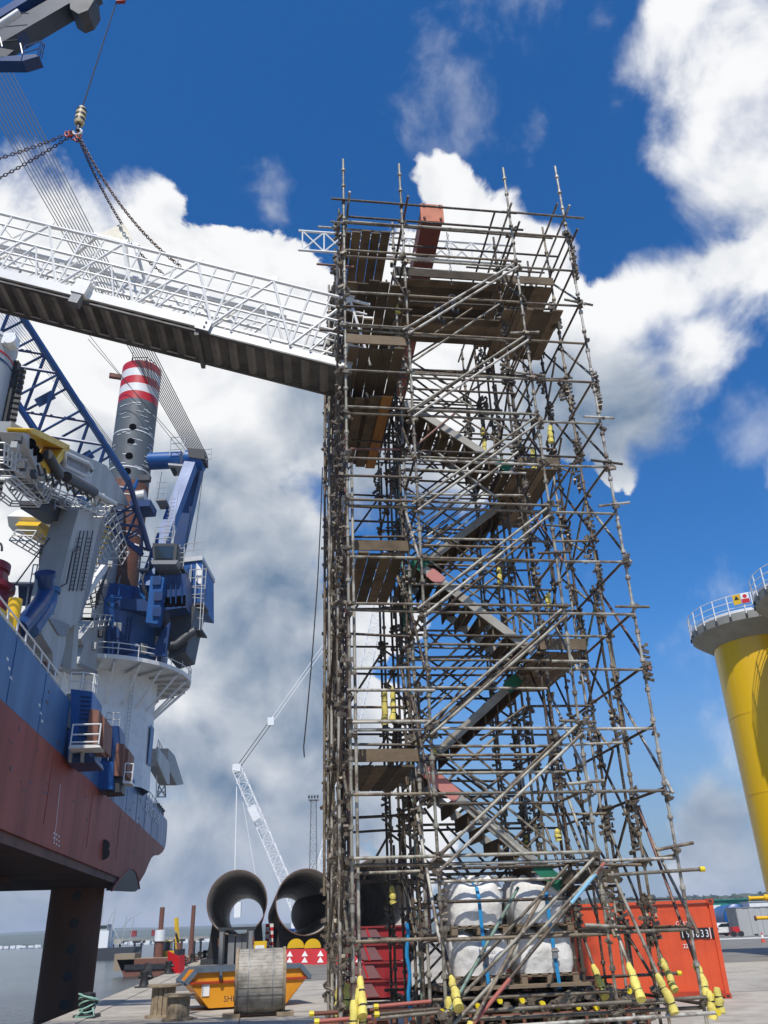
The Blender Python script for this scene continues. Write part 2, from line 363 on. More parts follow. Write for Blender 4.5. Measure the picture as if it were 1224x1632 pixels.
def lattice(a, b, w0, w1, bays, rc, rl, m, parent, side, up, chord='chord', lace='lacing', joined=False):
    """four chords and zig-zag lacing from a to b; side and up span the section"""
    a = V(a); b = V(b); side = V(side).normalized(); up = V(up).normalized(); mb = MB()
    def put(nm, p, q, r):
        if joined: mb.tube(p, q, r, 4)
        else: rod(nm, p, q, r, m, parent, 6)
    def corner(t, i):
        sx, sy = ((1,1),(1,-1),(-1,-1),(-1,1))[i % 4]; wd = w0 + (w1-w0)*t
        return a.lerp(b, t) + side*(sx*wd/2) + up*(sy*wd/2)
    for i in range(4):
        put(chord, corner(0, i), corner(1, i), rc)
        for k in range(bays):
            t0, t1 = k/bays, (k+1)/bays
            p, q = (i, i+1) if k % 2 == 0 else (i+1, i)
            put(lace, corner(t0, p), corner(t1, q), rl)
            if k: put(lace, corner(t0, i), corner(t0, i+1), rl*.8)
    if joined: return obj('lattice', mb, m, parent, True, False)

# ------------------------------------------------------------------ ground, water, hills
def edge_x(Y): return -5.62 - 0.149*Y
QD = V((-0.1474, 0.98908, 0)); QN = V((0.98908, 0.1474, 0))          # along the quay, and inland from it
def concrete_mat():
    m, t, b = new_mat('quay_concrete')
    p = t.n('ShaderNodeNewGeometry').outputs['Position']
    big = t.noise(p, .11, 6, .6).outputs[0]; mid = t.noise(p, 1.3, 8, .65, .4).outputs[0]; fine = t.noise(p, 30, 4, .7).outputs[0]
    c = t.mix(t.smooth(mid, .35, .7), (.46,.42,.355,1), (.33,.295,.245,1))
    c = t.mix(t.m('MULTIPLY', t.smooth(big, .5, .66), .55), c, (.235,.222,.20,1))
    c = t.mix(t.m('MULTIPLY', t.smooth(fine, .5, .75), .35), c, (.5,.48,.43,1))
    mp = t.n('ShaderNodeMapping'); t.put(mp.inputs[0], p); mp.inputs['Scale'].default_value = (.12, 1.6, 1); mp.inputs['Rotation'].default_value = (0, 0, .1)
    tr = t.noise(mp.outputs[0], 1.1, 5, .6, .3).outputs[0]              # dirt dragged along by wheels
    c = t.mix(t.m('MULTIPLY', t.smooth(tr, .50, .72), .32), c, (.20,.18,.155,1))
    st = t.noise(p, .55, 7, .62, .6).outputs[0]; c = t.mix(t.m('MULTIPLY', t.smooth(st, .60, .70), .6), c, (.12,.108,.095,1))   # oil and damp stains
    t.put(b.inputs['Base Color'], c); b.inputs['Roughness'].default_value = .85
    bp = t.n('ShaderNodeBump'); bp.inputs['Strength'].default_value = .35; bp.inputs['Distance'].default_value = .03
    t.put(bp.inputs['Height'], t.m('ADD', mid, t.m('MULTIPLY', fine, .4))); t.put(b.inputs['Normal'], bp.outputs[0])
    return m
M['concrete'] = concrete_mat()
M['gravel'] = mat('grey_rolled_gravel', (.20,.19,.17), .95, 0, (.14,.13,.118), .5, .8, .5, 18, spots=(.27,.255,.23), spot_lo=.64)
def water_mat():
    m, t, b = new_mat('harbour_water')
    p = t.n('ShaderNodeNewGeometry').outputs['Position']
    b.inputs['Base Color'].default_value = (.035,.052,.052,1); b.inputs['Roughness'].default_value = .16
    mp = t.n('ShaderNodeMapping'); t.put(mp.inputs[0], p); mp.inputs['Scale'].default_value = (1, .45, 1)
    n1 = t.noise(mp.outputs[0], .9, 6, .65, .5).outputs[0]; n2 = t.noise(mp.outputs[0], .08, 5, .6, .3).outputs[0]
    bp = t.n('ShaderNodeBump'); bp.inputs['Strength'].default_value = .8; bp.inputs['Distance'].default_value = .35
    t.put(bp.inputs['Height'], t.m('ADD', n1, t.m('MULTIPLY', n2, 1.5))); t.put(b.inputs['Normal'], bp.outputs[0])
    t.put(b.inputs['Base Color'], t.mix(t.smooth(n2, .4, .62), (.03,.048,.05,1), (.06,.078,.076,1)))
    return m
M['water'] = water_mat()
WZ = -3.7
struct('water', MB().add([(-9000,-400,WZ),(9000,-400,WZ),(9000,9000,WZ),(-9000,9000,WZ)], [(0,1,2,3)]), 'water')
poly = [(edge_x(-90),-90,0),(edge_x(330),330,0),(30,430,0),(150,2600,0),(4500,2600,0),(4500,-90,0)]
quay = struct('quay', MB().prism([(x,y,-6) for x,y,_ in poly], (0,0,6)), 'concrete')
mb = MB()
for k in range(46):                                                    # coping blocks along the edge, a hair proud of the paving
    a = V((edge_x(0),0,0)) + QD*(8 + k*3.02); b = a + QD*(2.985)
    mb2 = MB().beam(a + QN*.45 + V((0,0,-.19)), b + QN*.45 + V((0,0,-.19)), .92, .43)
    obj('coping_block', mb2, 'concrete', quay)
for k in range(7):                                                    # sealed joints in the paving
    Y = 25.5 + k*9.6; obj('joint_seal', MB().beam((edge_x(Y) + 1.0, Y, .001), (14, Y + 2.9, .001), .025, .006), 'black', quay)
for o_ in (5.1,): obj('joint_seal', MB().beam(V((edge_x(0),0,.001)) + QD*20 + QN*o_, V((edge_x(0),0,.001)) + QD*110 + QN*o_, .025, .006), 'black', quay)
struct('gravel_strip', MB().add([tuple(atz(262,1581,.006)), tuple(atz(322,1577,.006)), (-2.6,44,.006), (-5.5,72,.006), (-18,180,.006), (-22,180,.006), tuple(atz(310,1540,.006))], [(0,1,2,3,4,5,6)]), 'gravel')
struct('yard', MB().add([(12,46,.005),(420,60,.005),(800,700,.005),(60,420,.005),(2,120,.005)], [(0,1,2,3,4)]), 'gravel')
def hills(name, x0, x1, y0, depth, h, m, seed, nx=220, ny=14, rough=.35, bumps=0.0):
    from mathutils import noise
    vs = []; fs = []
    for j in range(ny):
        for i in range(nx):
            x = x0 + (x1-x0)*i/(nx-1); y = y0 + depth*j/(ny-1)
            e = math.sin(math.pi*min(1, j/(ny-1)*1.0)*.5); f = min(1, i/12, (nx-1-i)/12)
            z = h*e*f*(.72 + rough*noise.fractal(V((x*4/abs(x1-x0) + seed, y/3000, 0)), 1, 2, 4)) + bumps*e*abs(noise.noise(V((x*.06, y*.05, seed))))
            vs.append((x, y, -4.2 + max(.4, z + 2)))
    for j in range(ny-1):
        for i in range(nx-1): fs.append((j*nx+i, j*nx+i+1, (j+1)*nx+i+1, (j+1)*nx+i))
    o = obj(name, MB().add(vs, fs), m, None, True, False); o['kind'] = 'structure'; return o
M['hillfar'] = mat('far_hill_fields', (.06,.085,.04), .9, 0, (.03,.045,.025), .004, .9, spots=(.13,.12,.07), spot_lo=.63)
M['hillnear'] = mat('wooded_hill', (.05,.075,.03), .9, 0, (.022,.036,.018), .03, .95, spots=(.13,.13,.06), spot_lo=.66)
hills('far_hills', -3600, 900, 1900, 900, 34, 'hillfar', 3.1)
hills('far_ridge', -5200, 1400, 3000, 1200, 62, 'hillfar', 9.4)
hills('wooded_hill', 120, 1900, 900, 500, 37, 'hillnear', 5.7, 300, 16, .25, 9)
hills('shore', -1600, 500, 1100, 120, 5, 'hillfar', 1.7, 120, 6)

# ------------------------------------------------------------------ scaffold tower
TH = R(8.0); E1 = V((math.cos(TH), math.sin(TH), 0)); E2 = V((-math.sin(TH), math.cos(TH), 0)); TO = V((-.659, 13.32, 0))
def T(x, d, z): return TO + E1*x + E2*d + V((0,0,z))
def zk(k): return .76 + 1.005*k
XS = [0, 1.3, 3.8, 5.1]; DS = [0, 1.3, 2.6, 3.9, 5.2]
tower = thing('scaffold_tower', 'tall scaffold stair tower of steel tubes and boards with yellow foam sleeves at its feet', 'scaffold', T(2.55, 2.6, 0))
TR = .0265
def standard_mesh():
    mb = MB().tube((0,0,0), (0,0,17.7), TR, 8)
    for i in range(35):
        z = .26 + i*.5025
        mb.lathe((0,0,z), [(TR,-.035),(.047,-.03),(.05,.0),(.047,.03),(TR,.035)], 8)
    for z in (2.2, 4.2, 6.2, 8.2, 10.2, 12.2, 14.2, 16.2): mb.lathe((0,0,z), [(TR,-.09),(.034,-.085),(.034,.085),(TR,.09)], 8)
    me = mb.mesh('standard', True, False); me.materials.append(M['tube']); sharp(me, 40); return me
SM = standard_mesh()
def standard(x, d, z=0.03, top=None, tilt=(0,0)):
    o = bpy.data.objects.new('standard', SM); C.objects.link(o)
    o.color = tube_col(0, 2) if d == 0 else tube_col(2, 7)  # inner rows take darker colours that paint in the tower's inner shade
    attach(o, tower, Matrix.Translation(T(x, d, z)) @ Matrix.Rotation(TH + rnd.choice((0, .8, 1.9)), 4, 'Z') @ Matrix.Rotation(tilt[0], 4, 'X') @ Matrix.Diagonal((1,1,(top or 1),1)))
for i, x in enumerate(XS):
    for j, d in enumerate(DS):
        top = (17.75, 17.75, 17.9, 18.1)[i] if j == 0 else 17.6 - rnd.random()*.9
        if j >= 2 and i in (1, 2): top = 16.6
        standard(x, d, .03, top/17.7)
        mb = MB().box(T(x, d, .015), (.15,.15,.012), (E1, E2, V((0,0,1)))).tube(T(x,d,.01), T(x,d,.22), .019, 8)
        obj('base_plate', mb, 'coupler', tower)
# doubled standards that carry the stair and close the left face
for x, d, z0, z1 in [(.07,1.36,.05,16.5),(1.22,1.38,.05,15.0),(.08,2.66,.05,14.2),(1.37,2.5,.05,15.7),(1.38,3.8,.05,13.4),(3.72,1.4,.05,12.8),(3.7,2.7,.05,14.9),(3.88,3.8,.05,12.0),(5.0,1.4,.05,7.9),(5.02,2.7,.05,11.6),(1.2,5.1,.05,9.6),(3.7,5.1,.05,10.6),(.1,.12,.05,9.8),(.09,5.1,.05,12.9),(-.10,1.3,.4,9.0),(-.12,2.6,.5,13.0),(-.1,3.9,.4,11.3),(-.14,.55,.6,7.4),(-.22,3.2,2.5,15.2),(-.2,2.0,6.2,15.8)]:
    rod('standard', T(x, d, z0), T(x, d, z1), TR, 'tube', tower)
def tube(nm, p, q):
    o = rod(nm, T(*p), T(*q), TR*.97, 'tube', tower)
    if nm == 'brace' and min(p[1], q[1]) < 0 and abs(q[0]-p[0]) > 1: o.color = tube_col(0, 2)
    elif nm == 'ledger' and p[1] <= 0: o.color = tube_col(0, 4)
    elif nm == 'transom' or p[1] > 2: o.color = tube_col(2, 6)  # shade painted onto transoms and inner rows by darker colour picks
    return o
nodes = []
# ledgers along the front and the inner rows
for k in range(0, 16):
    z = zk(k)
    for a, b in zip(XS, XS[1:]):
        if k == 0 and a == 0: continue
        tube('ledger', (a + .03, 0, z + rnd.uniform(-.012,.012)), (b - .03, 0, z + rnd.uniform(-.012,.012)))
    if k % 2 == 0 and k: tube('ledger', (.02, -.065, z + .1), (rnd.choice((1.3, 3.9, 3.8)), -.065, z + .1 + rnd.uniform(-.02,.02)))
    for d in DS[1:]:
        for a, b in zip(XS, XS[1:]):
            if a == 1.3 or (k % 2 == (0 if d in (1.3, 3.9) else 1)):
                if d == 2.6 and a == 1.3 and k % 2: continue
                tube('ledger', (a + .03, d, z + rnd.uniform(-.03,.03)), (b - .03, d, z + rnd.uniform(-.03,.03)))
    for i, x in enumerate(XS):
        if k == 0 and i in (0,): continue
        for d0, d1 in zip(DS, DS[1:]):
            if i in (1, 2) and (k % 2 == 1) and d0 > 1: continue
            tube('transom', (x, d0 + .03, z + .05), (x, d1 - .03, z + .05))
for k in (1, 3, 5, 7, 9, 11):                                           # hand rails beside the flights
    for dz in (.42, .72): tube('guard_rail', (1.25, 1.24, zk(k) + dz + .1), (3.86, 1.24, zk(k) + dz + .1))
    tube('guard_rail', (1.25, 3.96, zk(k) + .5), (3.86, 3.96, zk(k) + .5))
for z in (4.9, 5.4, 8.9, 9.4, 12.9, 13.4): tube('guard_rail', (-.05, -.05, z), (1.4, -.05, z))
# top rails run past the corners
for (x0, x1, d, z) in [(-.28,3.95,-.07,16.42),(3.6,5.55,-.07,16.42),(.1,4.1,.06,16.05),(-.2,5.3,1.25,17.1),(1.2,5.4,1.35,16.6),(-.5,1.6,1.34,17.0),(3.4,5.5,2.55,17.2),(3.5,5.3,2.7,16.6),(-.55,.3,.9,15.4),(-.6,.2,1.9,13.9),(-.5,.3,.5,13.2),(-.6,.2,2.6,15.0)]:
    tube('guard_rail', (x0, d, z), (x1, d, z - .02))
for x, d0, d1, z in [(.09,-.5,5.5,16.2),(1.36,-.55,4.2,16.15),(3.72,-.45,5.4,16.3),(3.9,-.3,5.4,15.9),(5.02,-.55,5.5,16.25),(5.18,-.4,5.6,15.7),(5.0,0,5.3,16.9),(3.66,.2,5.3,15.3),(3.6,.4,5.2,16.9)]:
    tube('guard_rail', (x, d0, z), (x, d1, z + rnd.uniform(-.05,.05)))
# long diagonal braces in pairs over the wide bay
for k in (0, 2, 4, 6, 8, 10, 12):
    z = zk(k)
    for (dx, d, dz, e) in [(0,-.075,.12,0),(.09,-.13,-.02,.1),(.14,1.22,.1,.0)]:
        if k in (10,) and dx == .14: continue
        tube('brace', (1.3 + dx - .12, d, z + dz - .1), (3.8 + e*.5 - .06, d, z + 2.01 + dz - .08))
for k in (1, 3, 5, 7, 9, 11, 13):
    tube('brace', (1.3, 2.66, zk(k)), (3.8, 2.66, zk(k) + 2.0)); tube('brace', (3.86, 5.26, zk(k) + .1), (1.25, 5.26, zk(k) + 2.0))
    tube('brace', (1.25, 4.0, zk(k) + 2.0), (3.86, 4.0, zk(k) + .05))
    tube('brace', (0, 5.26, zk(k)), (1.3, 5.26, zk(k) + 2.0))
# braces across the right hand face and the two inner frames, and down the left face
for x, s in ((5.16, 1), (3.86, 1), (1.24, -1)):
    for k in range(15, 2, -2):
        tube('brace', (x, 1.42, zk(k) - .06), (x, -.12, zk(k - 2) - .05))
        if k - 3 > 0: tube('brace', (x + .02, 2.72, zk(k - 1) - .1), (x + .02, 1.2, zk(k - 3) - .02))
        if x > 5 and k - 2 > 0: tube('brace', (x - .03, 5.3, zk(k) - .1), (x - .03, 3.8, zk(k - 2)))
for k in range(1, 15, 2):
    tube('brace', (-.07, -.08, zk(k)), (-.07, 2.7, zk(k) + 2.05)); tube('brace', (-.09, 5.3, zk(k)), (-.09, 2.55, zk(k) + 2.0))
    tube('brace', (-.13, 1.2, zk(k - 1) + .1), (-.13, .04, zk(k + 1) + .2)); tube('brace', (-.16, 2.7, zk(k)), (-.12, 1.25, zk(k + 1) + .4))
for k in range(0, 14):                                                   # swivel-clamped spare lengths, odd braces and short stubs
    q_ = random.Random(100 + k)
    for _ in range(4):
        d_ = q_.choice((1.32, 2.62, 3.92, 5.22)); x_ = q_.uniform(1.3, 2.6); tube('brace', (x_, d_, zk(k) + q_.uniform(-.2,.2)), (x_ + q_.uniform(.8,1.3), d_, zk(k) + q_.choice((-1,1))*q_.uniform(.7,1.1)))
    for _ in range(3):
        x_ = q_.choice((3.82, 5.12, 1.28, -.06)); d_ = q_.uniform(1.3, 3.8); tube('brace', (x_, d_, zk(k)), (x_, d_ + 1.3, zk(k) + q_.choice((-1,1))*1.0))
    for _ in range(4):
        x_ = q_.choice((3.8, 5.1, 1.3, 0)); d_ = q_.choice(DS[1:]); z_ = zk(k) + q_.uniform(-.2,.3); tube('stub', (x_ + .06, d_ + .03, z_), (x_ + .06, d_ + .03, z_ + q_.uniform(.5, 1.1)))
    x_ = q_.choice((3.75, 5.05)); tube('stub', (x_ - .3, -.05, zk(k) + .12), (x_ + .32, -.07, zk(k) + .10 + q_.uniform(-.15,.15)))
# rakers that come down to the foam-wrapped feet
FEET = []
for a, b in [((3.9,1.3,3.9),(4.02,-.35,.95)),((4.0,.0,2.6),(4.42,-.5,.78)),((5.12,1.2,3.7),(5.16,-.06,.92)),((1.33,1.2,2.6),(1.40,-.4,.95)),((3.85,2.55,3.5),(3.98,1.0,.9)),((5.1,2.6,3.4),(5.14,1.0,.95)),((5.12,3.8,3.0),(5.0,2.1,.85)),((.06,1.2,3.8),(.12,-.12,.9))]:
    tube('raker', a, b); FEET.append((a, b))
tube('raker', (1.42,-.5,.62), (3.86,-.1,2.72)); tube('raker', (1.55,-.62,.80), (3.15,.5,2.5)); tube('raker', (1.3,-.3,.9), (2.75,.9,2.45))
# lowest tubes run out past the corners and end in yellow caps
CAPS = []
for p, q in [((.55,-.30,.66),(5.15,-.30,.72)),((1.5,-.12,.86),(5.25,-.1,.9)),((.4,.3,.80),(1.3,.3,.84)),((3.5,2.6,1.06),(5.95,2.5,1.08)),((3.9,-.06,2.55),(5.45,-.06,2.60)),((1.2,.5,.98),(4.2,.5,.98)),((1.0,4.6,.9),(5.3,4.6,.9))]:
    tube('ledger', p, q); CAPS.append(q)
for x in (1.62,1.98,2.3,2.62,2.95,3.25,3.55,3.78):
    z = rnd.choice((.84,.9,.76)); d = rnd.uniform(.75,1.15); tube('transom', (x, d, z), (x, 4.6, z))
    if x > 1.7: CAPS.append((x, d, z))
for x, d, z in CAPS:
    p = T(x, d, z); ax = E1 if x > 5.2 else -E2
    obj('end_cap', MB().tube(p - ax*.05, p + ax*.025, .04, 10), 'yellowcap', tower, True)
# boards: left landings lie along the depth of the tower, right ones too, the hoist floor across it
def boards_d(x0, x1, d0, d1, z, m='board', skip=()):
    n = round((x1-x0)/.232)
    for i in range(n):
        if i in skip: continue
        x = x0 + .116 + i*.232
        plank('scaffold_board', T(x, d0 + rnd.uniform(-.06,.06), z + rnd.uniform(0,.012)), T(x + rnd.uniform(-.008,.008), d1 + rnd.uniform(-.05,.08), z + rnd.uniform(0,.012)), .214, .038, m, tower)
def boards_x(x0, x1, d0, d1, z, m='board'):
    n = round((d1-d0)/.232)
    for i in range(n):
        d = d0 + .116 + i*.232
        plank('scaffold_board', T(x0 + rnd.uniform(-.08,.05), d, z + rnd.uniform(0,.012)), T(x1 + rnd.uniform(-.05,.1), d, z + rnd.uniform(0,.012)), .215, .038, m, tower)
for z, d0 in ((4.42,1.25),(8.42,1.25),(12.02,1.2),(12.45,0.05),(14.2,1.2),(16.75,1.15)):
    boards_d(.06, 1.28, d0, 3.95, z, skip=(4,) if z == 12.02 else ())
boards_d(.06, 1.28, .1, 1.2, 14.22)
plank('scaffold_board', T(.96, 1.0, 11.93), T(.92, 4.0, 11.93), .225, .04, 'board_new', tower)
plank('scaffold_board', T(.72, 1.05, 11.96), T(.68, 4.0, 11.96), .225, .04, 'board', tower)
boards_d(.06, 1.28, 0.1, 1.2, 8.44, skip=(0,1,2,3,4)); 
for z in (2.45, 6.46, 10.42): boards_d(3.62, 4.58, 1.25, 3.95, z)
boards_x(1.3, 3.7, 1.3, 2.3, 14.42); boards_d(3.7, 5.06, .9, 2.7, 14.42)
boards_x(1.35, 3.72, 1.2, 3.4, 15.42); boards_d(3.72, 5.1, 1.2, 3.5, 15.44)
for (x0, x1, d, z) in [(0,1.32,1.22,4.6),(0,1.32,1.22,8.58),(.0,1.3,.02,12.62),(3.7,4.6,1.22,10.6),(3.7,4.6,1.22,6.62),(3.6,4.6,1.22,2.6),(1.3,3.8,1.17,15.58),(3.8,5.1,1.17,15.58)]:
    plank('toe_board', T(x0, d, z), T(x1, d, z), .035, .215, 'board', tower)
for x, z in ((1.3,4.6),(1.3,8.6)): plank('toe_board', T(.0, 1.3, z), T(.0, 3.9, z), .035, .215, 'board', tower)
# stair flights: two stringers, treads, hand rails
def flight(x0, z0, x1, z1, d0, d1, tint=None):
    s = obj('stair_flight', MB().beam(T(x0,d0,z0), T(x1,d0,z1), .05, .16), 'stringer', tower)
    for d in (d1,):
        obj('stringer', MB().beam(T(x0,d,z0), T(x1,d,z1), .05, .16), 'stringer', s)
    n = 9
    for i in range(n):
        t = (i + .5)/n; x = x0 + (x1-x0)*t; z = z0 + (z1-z0)*t
        plank('tread', T(x, d0 + .03, z - .01), T(x, d1 - .03, z - .01), .27, .04, 'board', s)
        plank('riser', T(x - .122*(1 if x1 > x0 else -1), d0+.03, z - .11), T(x - .122*(1 if x1 > x0 else -1), d1-.03, z - .11), .03, .20, 'board', s)
    for d in (d0 - .05, d1 + .05):
        for h in (.55, 1.0): rod('hand_rail', T(x0, d, z0 + h), T(x1, d, z1 + h), .021, 'tube', s, 6)
    if tint:
        for (t0, t1, m) in tint:
            a = T(x0 + (x1-x0)*t0, d0 - .035, z0 + (z1-z0)*t0); b = T(x0 + (x1-x0)*t1, d0 - .035, z0 + (z1-z0)*t1)
            obj('sheeting', MB().beam(a, b, .012, .23), m, s, label='bright %s sheet along the stair side' % ('green' if m == 'green' else 'pink'))
flight(1.38, 12.05, 3.62, 10.42, 1.36, 2.5, [(.86,.97,'green')])
flight(3.72, 10.35, 1.36, 8.45, 2.68, 3.8, [(.72,.98,'green')])
flight(1.38, 8.35, 3.62, 6.5, 1.36, 2.5, [(.0,.1,'green'),(.14,.25,'pink')])
flight(3.72, 6.42, 1.36, 4.45, 2.68, 3.8, [(.02,.14,'green')])
flight(1.38, 4.40, 3.62, 2.48, 1.36, 2.5, [(.02,.26,'pink'),(.82,1.0,'green')])
flight(3.72, 2.40, 1.36, .35, 2.68, 3.8)
obj('sheeting', MB().beam(T(1.33,1.3,7.6), T(1.33,2.6,7.6), .02, .9), 'green', tower, label='dark green sheet hung beside the second left landing')
# couplers: clamps in clusters at the nodes, strings of spare clamps along doubled tubes
def coupler_shape():
    mb = MB().box((0,0,0), (.075,.085,.055)).tube((.03,-.055,0), (.03,.095,0), .010, 5).tube((-.035,-.05,0), (-.035,.07,0), .010, 5)
    mb.box((.0,.065,0), (.06,.03,.07)).box((0,-.06,.01), (.1,.02,.04)); return mb.v, mb.f
CV, CF = coupler_shape(); cl = MB(); rr = random.Random(3)
def clamp(x, d, z, s=1.0):
    s *= .82
    mw = Matrix.Translation(T(x,d,z)) @ Matrix.Rotation(rr.uniform(0,6.28), 4, 'Z') @ Matrix.Rotation(rr.uniform(-.6,.6), 4, 'X') @ Matrix.Rotation(rr.choice((0,1.57)), 4, 'Y') @ Matrix.Scale(s, 4)
    cl.stamp(CV, CF, mw)
def knot(x, d, z, n, sp=.075, sz=.16):
    for _ in range(n): clamp(x + rr.uniform(-sp,sp)*(.6 if x > 5 else 1), d + rr.uniform(-sp,sp), z + rr.uniform(-sz,sz), rr.uniform(.85,1.2))
for k in range(0, 16):
    for i, x in enumerate(XS):
        for j, d in enumerate(DS):
            heavy = (i in (1,2)) and k % 2 == 0
            n = 9 if (heavy and j == 0) else 5 if (i == 3 and k % 2 and j == 0) else 4 if heavy else 3 if i == 0 else 2
            knot(x, d - .03, zk(k), n if not (k == 1 and i == 3) else 0)
    for d in (.2,.55,1.0,1.3,1.9,2.6,3.2,3.9,4.6): knot(-.1, d, zk(k) + rr.uniform(-.4,.4), 4, .06, .3)
for x, d in [(3.72,1.4),(3.7,2.7),(3.88,3.8),(5.0,1.4),(5.02,2.7),(1.22,1.38),(1.37,2.5),(1.38,3.8),(.09,5.1),(1.2,5.1),(3.7,5.1),(3.8,1.3),(5.1,2.6),(5.1,1.3),(.08,2.66),(3.8,3.9)]:
    z = 1.2 + rr.random()
    while z < 15:
        for q in range(rr.randint(5,8)): clamp(x + rr.choice((-.035,.035)), d, z + q*.105, 1.0); clamp(x + .06, d, z + q*.105 + .04, .8)
        z += rr.uniform(1.2, 2.3)
for x, z in [(1.3,1.9),(3.8,1.9),(5.1,14.6),(5.1,15.2),(5.1,11.2),(5.12,5.6)]:
    for q in range(7): clamp(x + .05, -.02, z + q*.1)
obj('coupler', cl, 'coupler', tower, False, False, kind='stuff', label='rusty clamps at every joint of the tubes')
# yellow foam sleeves
def sleeve(a, b, r=.085, seed=0):
    q = random.Random(seed); a = V(a); b = V(b); n = 9; pts = []; rs = []
    for i in range(n):
        t = i/(n-1); pts.append(a.lerp(b, t) + V((q.uniform(-.012,.012), q.uniform(-.012,.012), 0))); rs.append(r*(.80 + .26*t - .3*max(0, .15-t)/.15)*(.84 if i in (3, 6) else 1)*q.uniform(.9,1.1))
    s = obj('foam_sleeve', MB().path(pts, rs, 10), 'foam', tower, True)
    for i in (3, 6): obj('cable_tie', MB().path([pts[i] - (b-a).normalized()*.012, pts[i] + (b-a).normalized()*.012], rs[i]*1.03, 10), 'black', s)
for i, (a, b) in enumerate(FEET):
    a = T(*a); b = T(*b); d = (b-a).normalized(); sleeve(b - d*.48, b + d*.03, .066, i)
n = 20
for x, d, z0, z1 in [(-.02,-.06,1.06,.40),(.11,-.04,1.06,.36),(.0,1.28,1.2,.62),(-.12,1.3,1.2,.62),(.06,.0,1.2,.5),(1.32,-.05,1.05,.66),(1.50,-.55,.78,.35),(5.16,-.1,.98,.62),(5.26,-.16,1.02,.7)]:
    n += 1; sleeve(T(x + .015,d,z0), T(x,d,z1), .068, n)
for px, py0, py1, dd in [(613,1098,1155,2.6),(626,1096,1150,2.65),(873,945,968,1.3),(768,682,692,2.6),(771,700,735,2.6),(848,716,755,2.6),(851,735,758,2.7),(876,678,705,1.3),(795,905,930,2.6),(740,922,940,3.9),(632,486,500,1.3),(690,1190,1205,2.6),(888,1322,1340,1.3),(838,1330,1350,3.9),(625,1412,1440,2.6)]:
    n += 1; p0 = TO + E2*dd; sleeve(onplane(px, py0, p0, E2), onplane(px + (2 if py1 - py0 < 40 else 0), py1, p0, E2), .062, n)
# painted ends seen on the lowest braces
def band(a, b, t0, t1, m): obj('paint_band', MB().tube(T(*a).lerp(T(*b), t0), T(*a).lerp(T(*b), t1), TR*1.05, 8), m, tower, True)
M['bandred'] = mat('red_band_paint', (.40,.10,.075), .6, 0, (.30,.13,.10), 20, .9); M['bandblue'] = mat('pale_blue_band_paint', (.22,.46,.62), .6)
band((1.42,-.5,.62),(3.86,-.1,2.72),.06,.3,'bandred'); band((1.42,-.5,.62),(3.86,-.1,2.72),.93,1.0,'bandred'); band((1.42,-.5,.62),(3.86,-.1,2.72),.74,.93,'bandblue')
# hoist arm: orange box beam lying across the top of the tower
arm = thing('box_beam', 'orange steel box beam lying over the top of the scaffold, end face towards the quay', 'beam', T(2.2, 1.2, 16.95))
a, b = T(2.22, .95, 17.3), T(2.35, 8.2, 17.25)
obj('beam_body', MB().beam(a + E2*.03, b, .50, .50), 'postred', arm)
obj('end_plate', MB().box(a, (.56,.05,.56), (E1, E2, V((0,0,1)))), 'postorange', arm)
for sx in (-.2, .2):
    for sz in (-.2, .22): obj('bolt', MB().tube(a + E1*sx + V((0,0,sz)) - E2*.06, a + E1*sx + V((0,0,sz)) + E2*.02, .035, 6), 'rust', arm)
mb = MB()
for i in range(22):
    z = 17.0 - i*.075; p = T(2.62 + .02*math.sin(i), 1.25, z); mb.path([p + E1*(.03*math.cos(q)) * (1 if i % 2 else .3) + E2*(.03*math.cos(q))*(.3 if i % 2 else 1) + V((0,0,.055*math.sin(q))) for q in [j*math.pi/4 for j in range(9)]], .010, 5)
tag(obj('hoist_chain', mb, 'rail', None), 'bright chain hanging beside the orange beam at the tower top', 'chain')
for i, (px, py) in enumerate([(700,505),(722,490)]):
    p = onplane(px, py, TO + E2*1.15, E2); q = MB().path([p + E1*(.09*math.cos(t)) + V((0,0,.12*math.sin(t) + .25)) for t in [j*math.pi/5 for j in range(11)]], .022, 6).path([p + V((0,0,.1)), p + V((0,0,-.12)), p + E1*.1 + V((0,0,-.16)), p + E1*.12 + V((0,0,-.05))], .03, 6)
    tag(obj('lifting_hook', q, 'darkgrey', None), ('rusty lifting hook hanging left at the tower top' if i == 0 else 'rusty lifting hook hanging right at the tower top') + ' rail', 'hook')
# white lattice beam lying on the top
lb = thing('lattice_beam', 'white lattice girder with crossed bracing lying along the scaffold top', 'girder', T(1.5, 2.1, 16.95))
for z in (16.98, 17.62): rod('chord', T(-.95, 2.12, z), T(4.6, 2.12, z), .032, 'white', lb)
for i in range(10):
    x = -.85 + i*.54
    rod('lacing', T(x, 2.12, 16.98), T(x + .54, 2.12, 17.62), .022, 'white', lb, 6); rod('lacing', T(x, 2.12, 17.62), T(x + .54, 2.12, 16.98), .022, 'white', lb, 6)
    rod('lacing', T(x, 2.12, 16.98), T(x, 2.12, 17.62), .02, 'white', lb, 6)
# rope hanging free on the left
p = [onplane(x, y, TO + E2*.4, E2) for x, y in [(514,745),(511,830),(506,930),(498,1040),(490,1130),(484,1190),(485,1207)]]
tag(obj('hanging_rope', MB().path(p, .011, 6), 'rope', None), 'loose rope hanging down from the left side of the scaffold', 'rope')
mb = MB().path([onplane(690 + 45*t, 598 + 14*math.sin(math.pi*t), TO + E2*1.5, E2) for t in [i/8 for i in range(9)]], .012, 6)
tag(obj('slack_cable', mb, 'rope', None), 'slack cable looped below the hoist floor of the scaffold', 'cable')

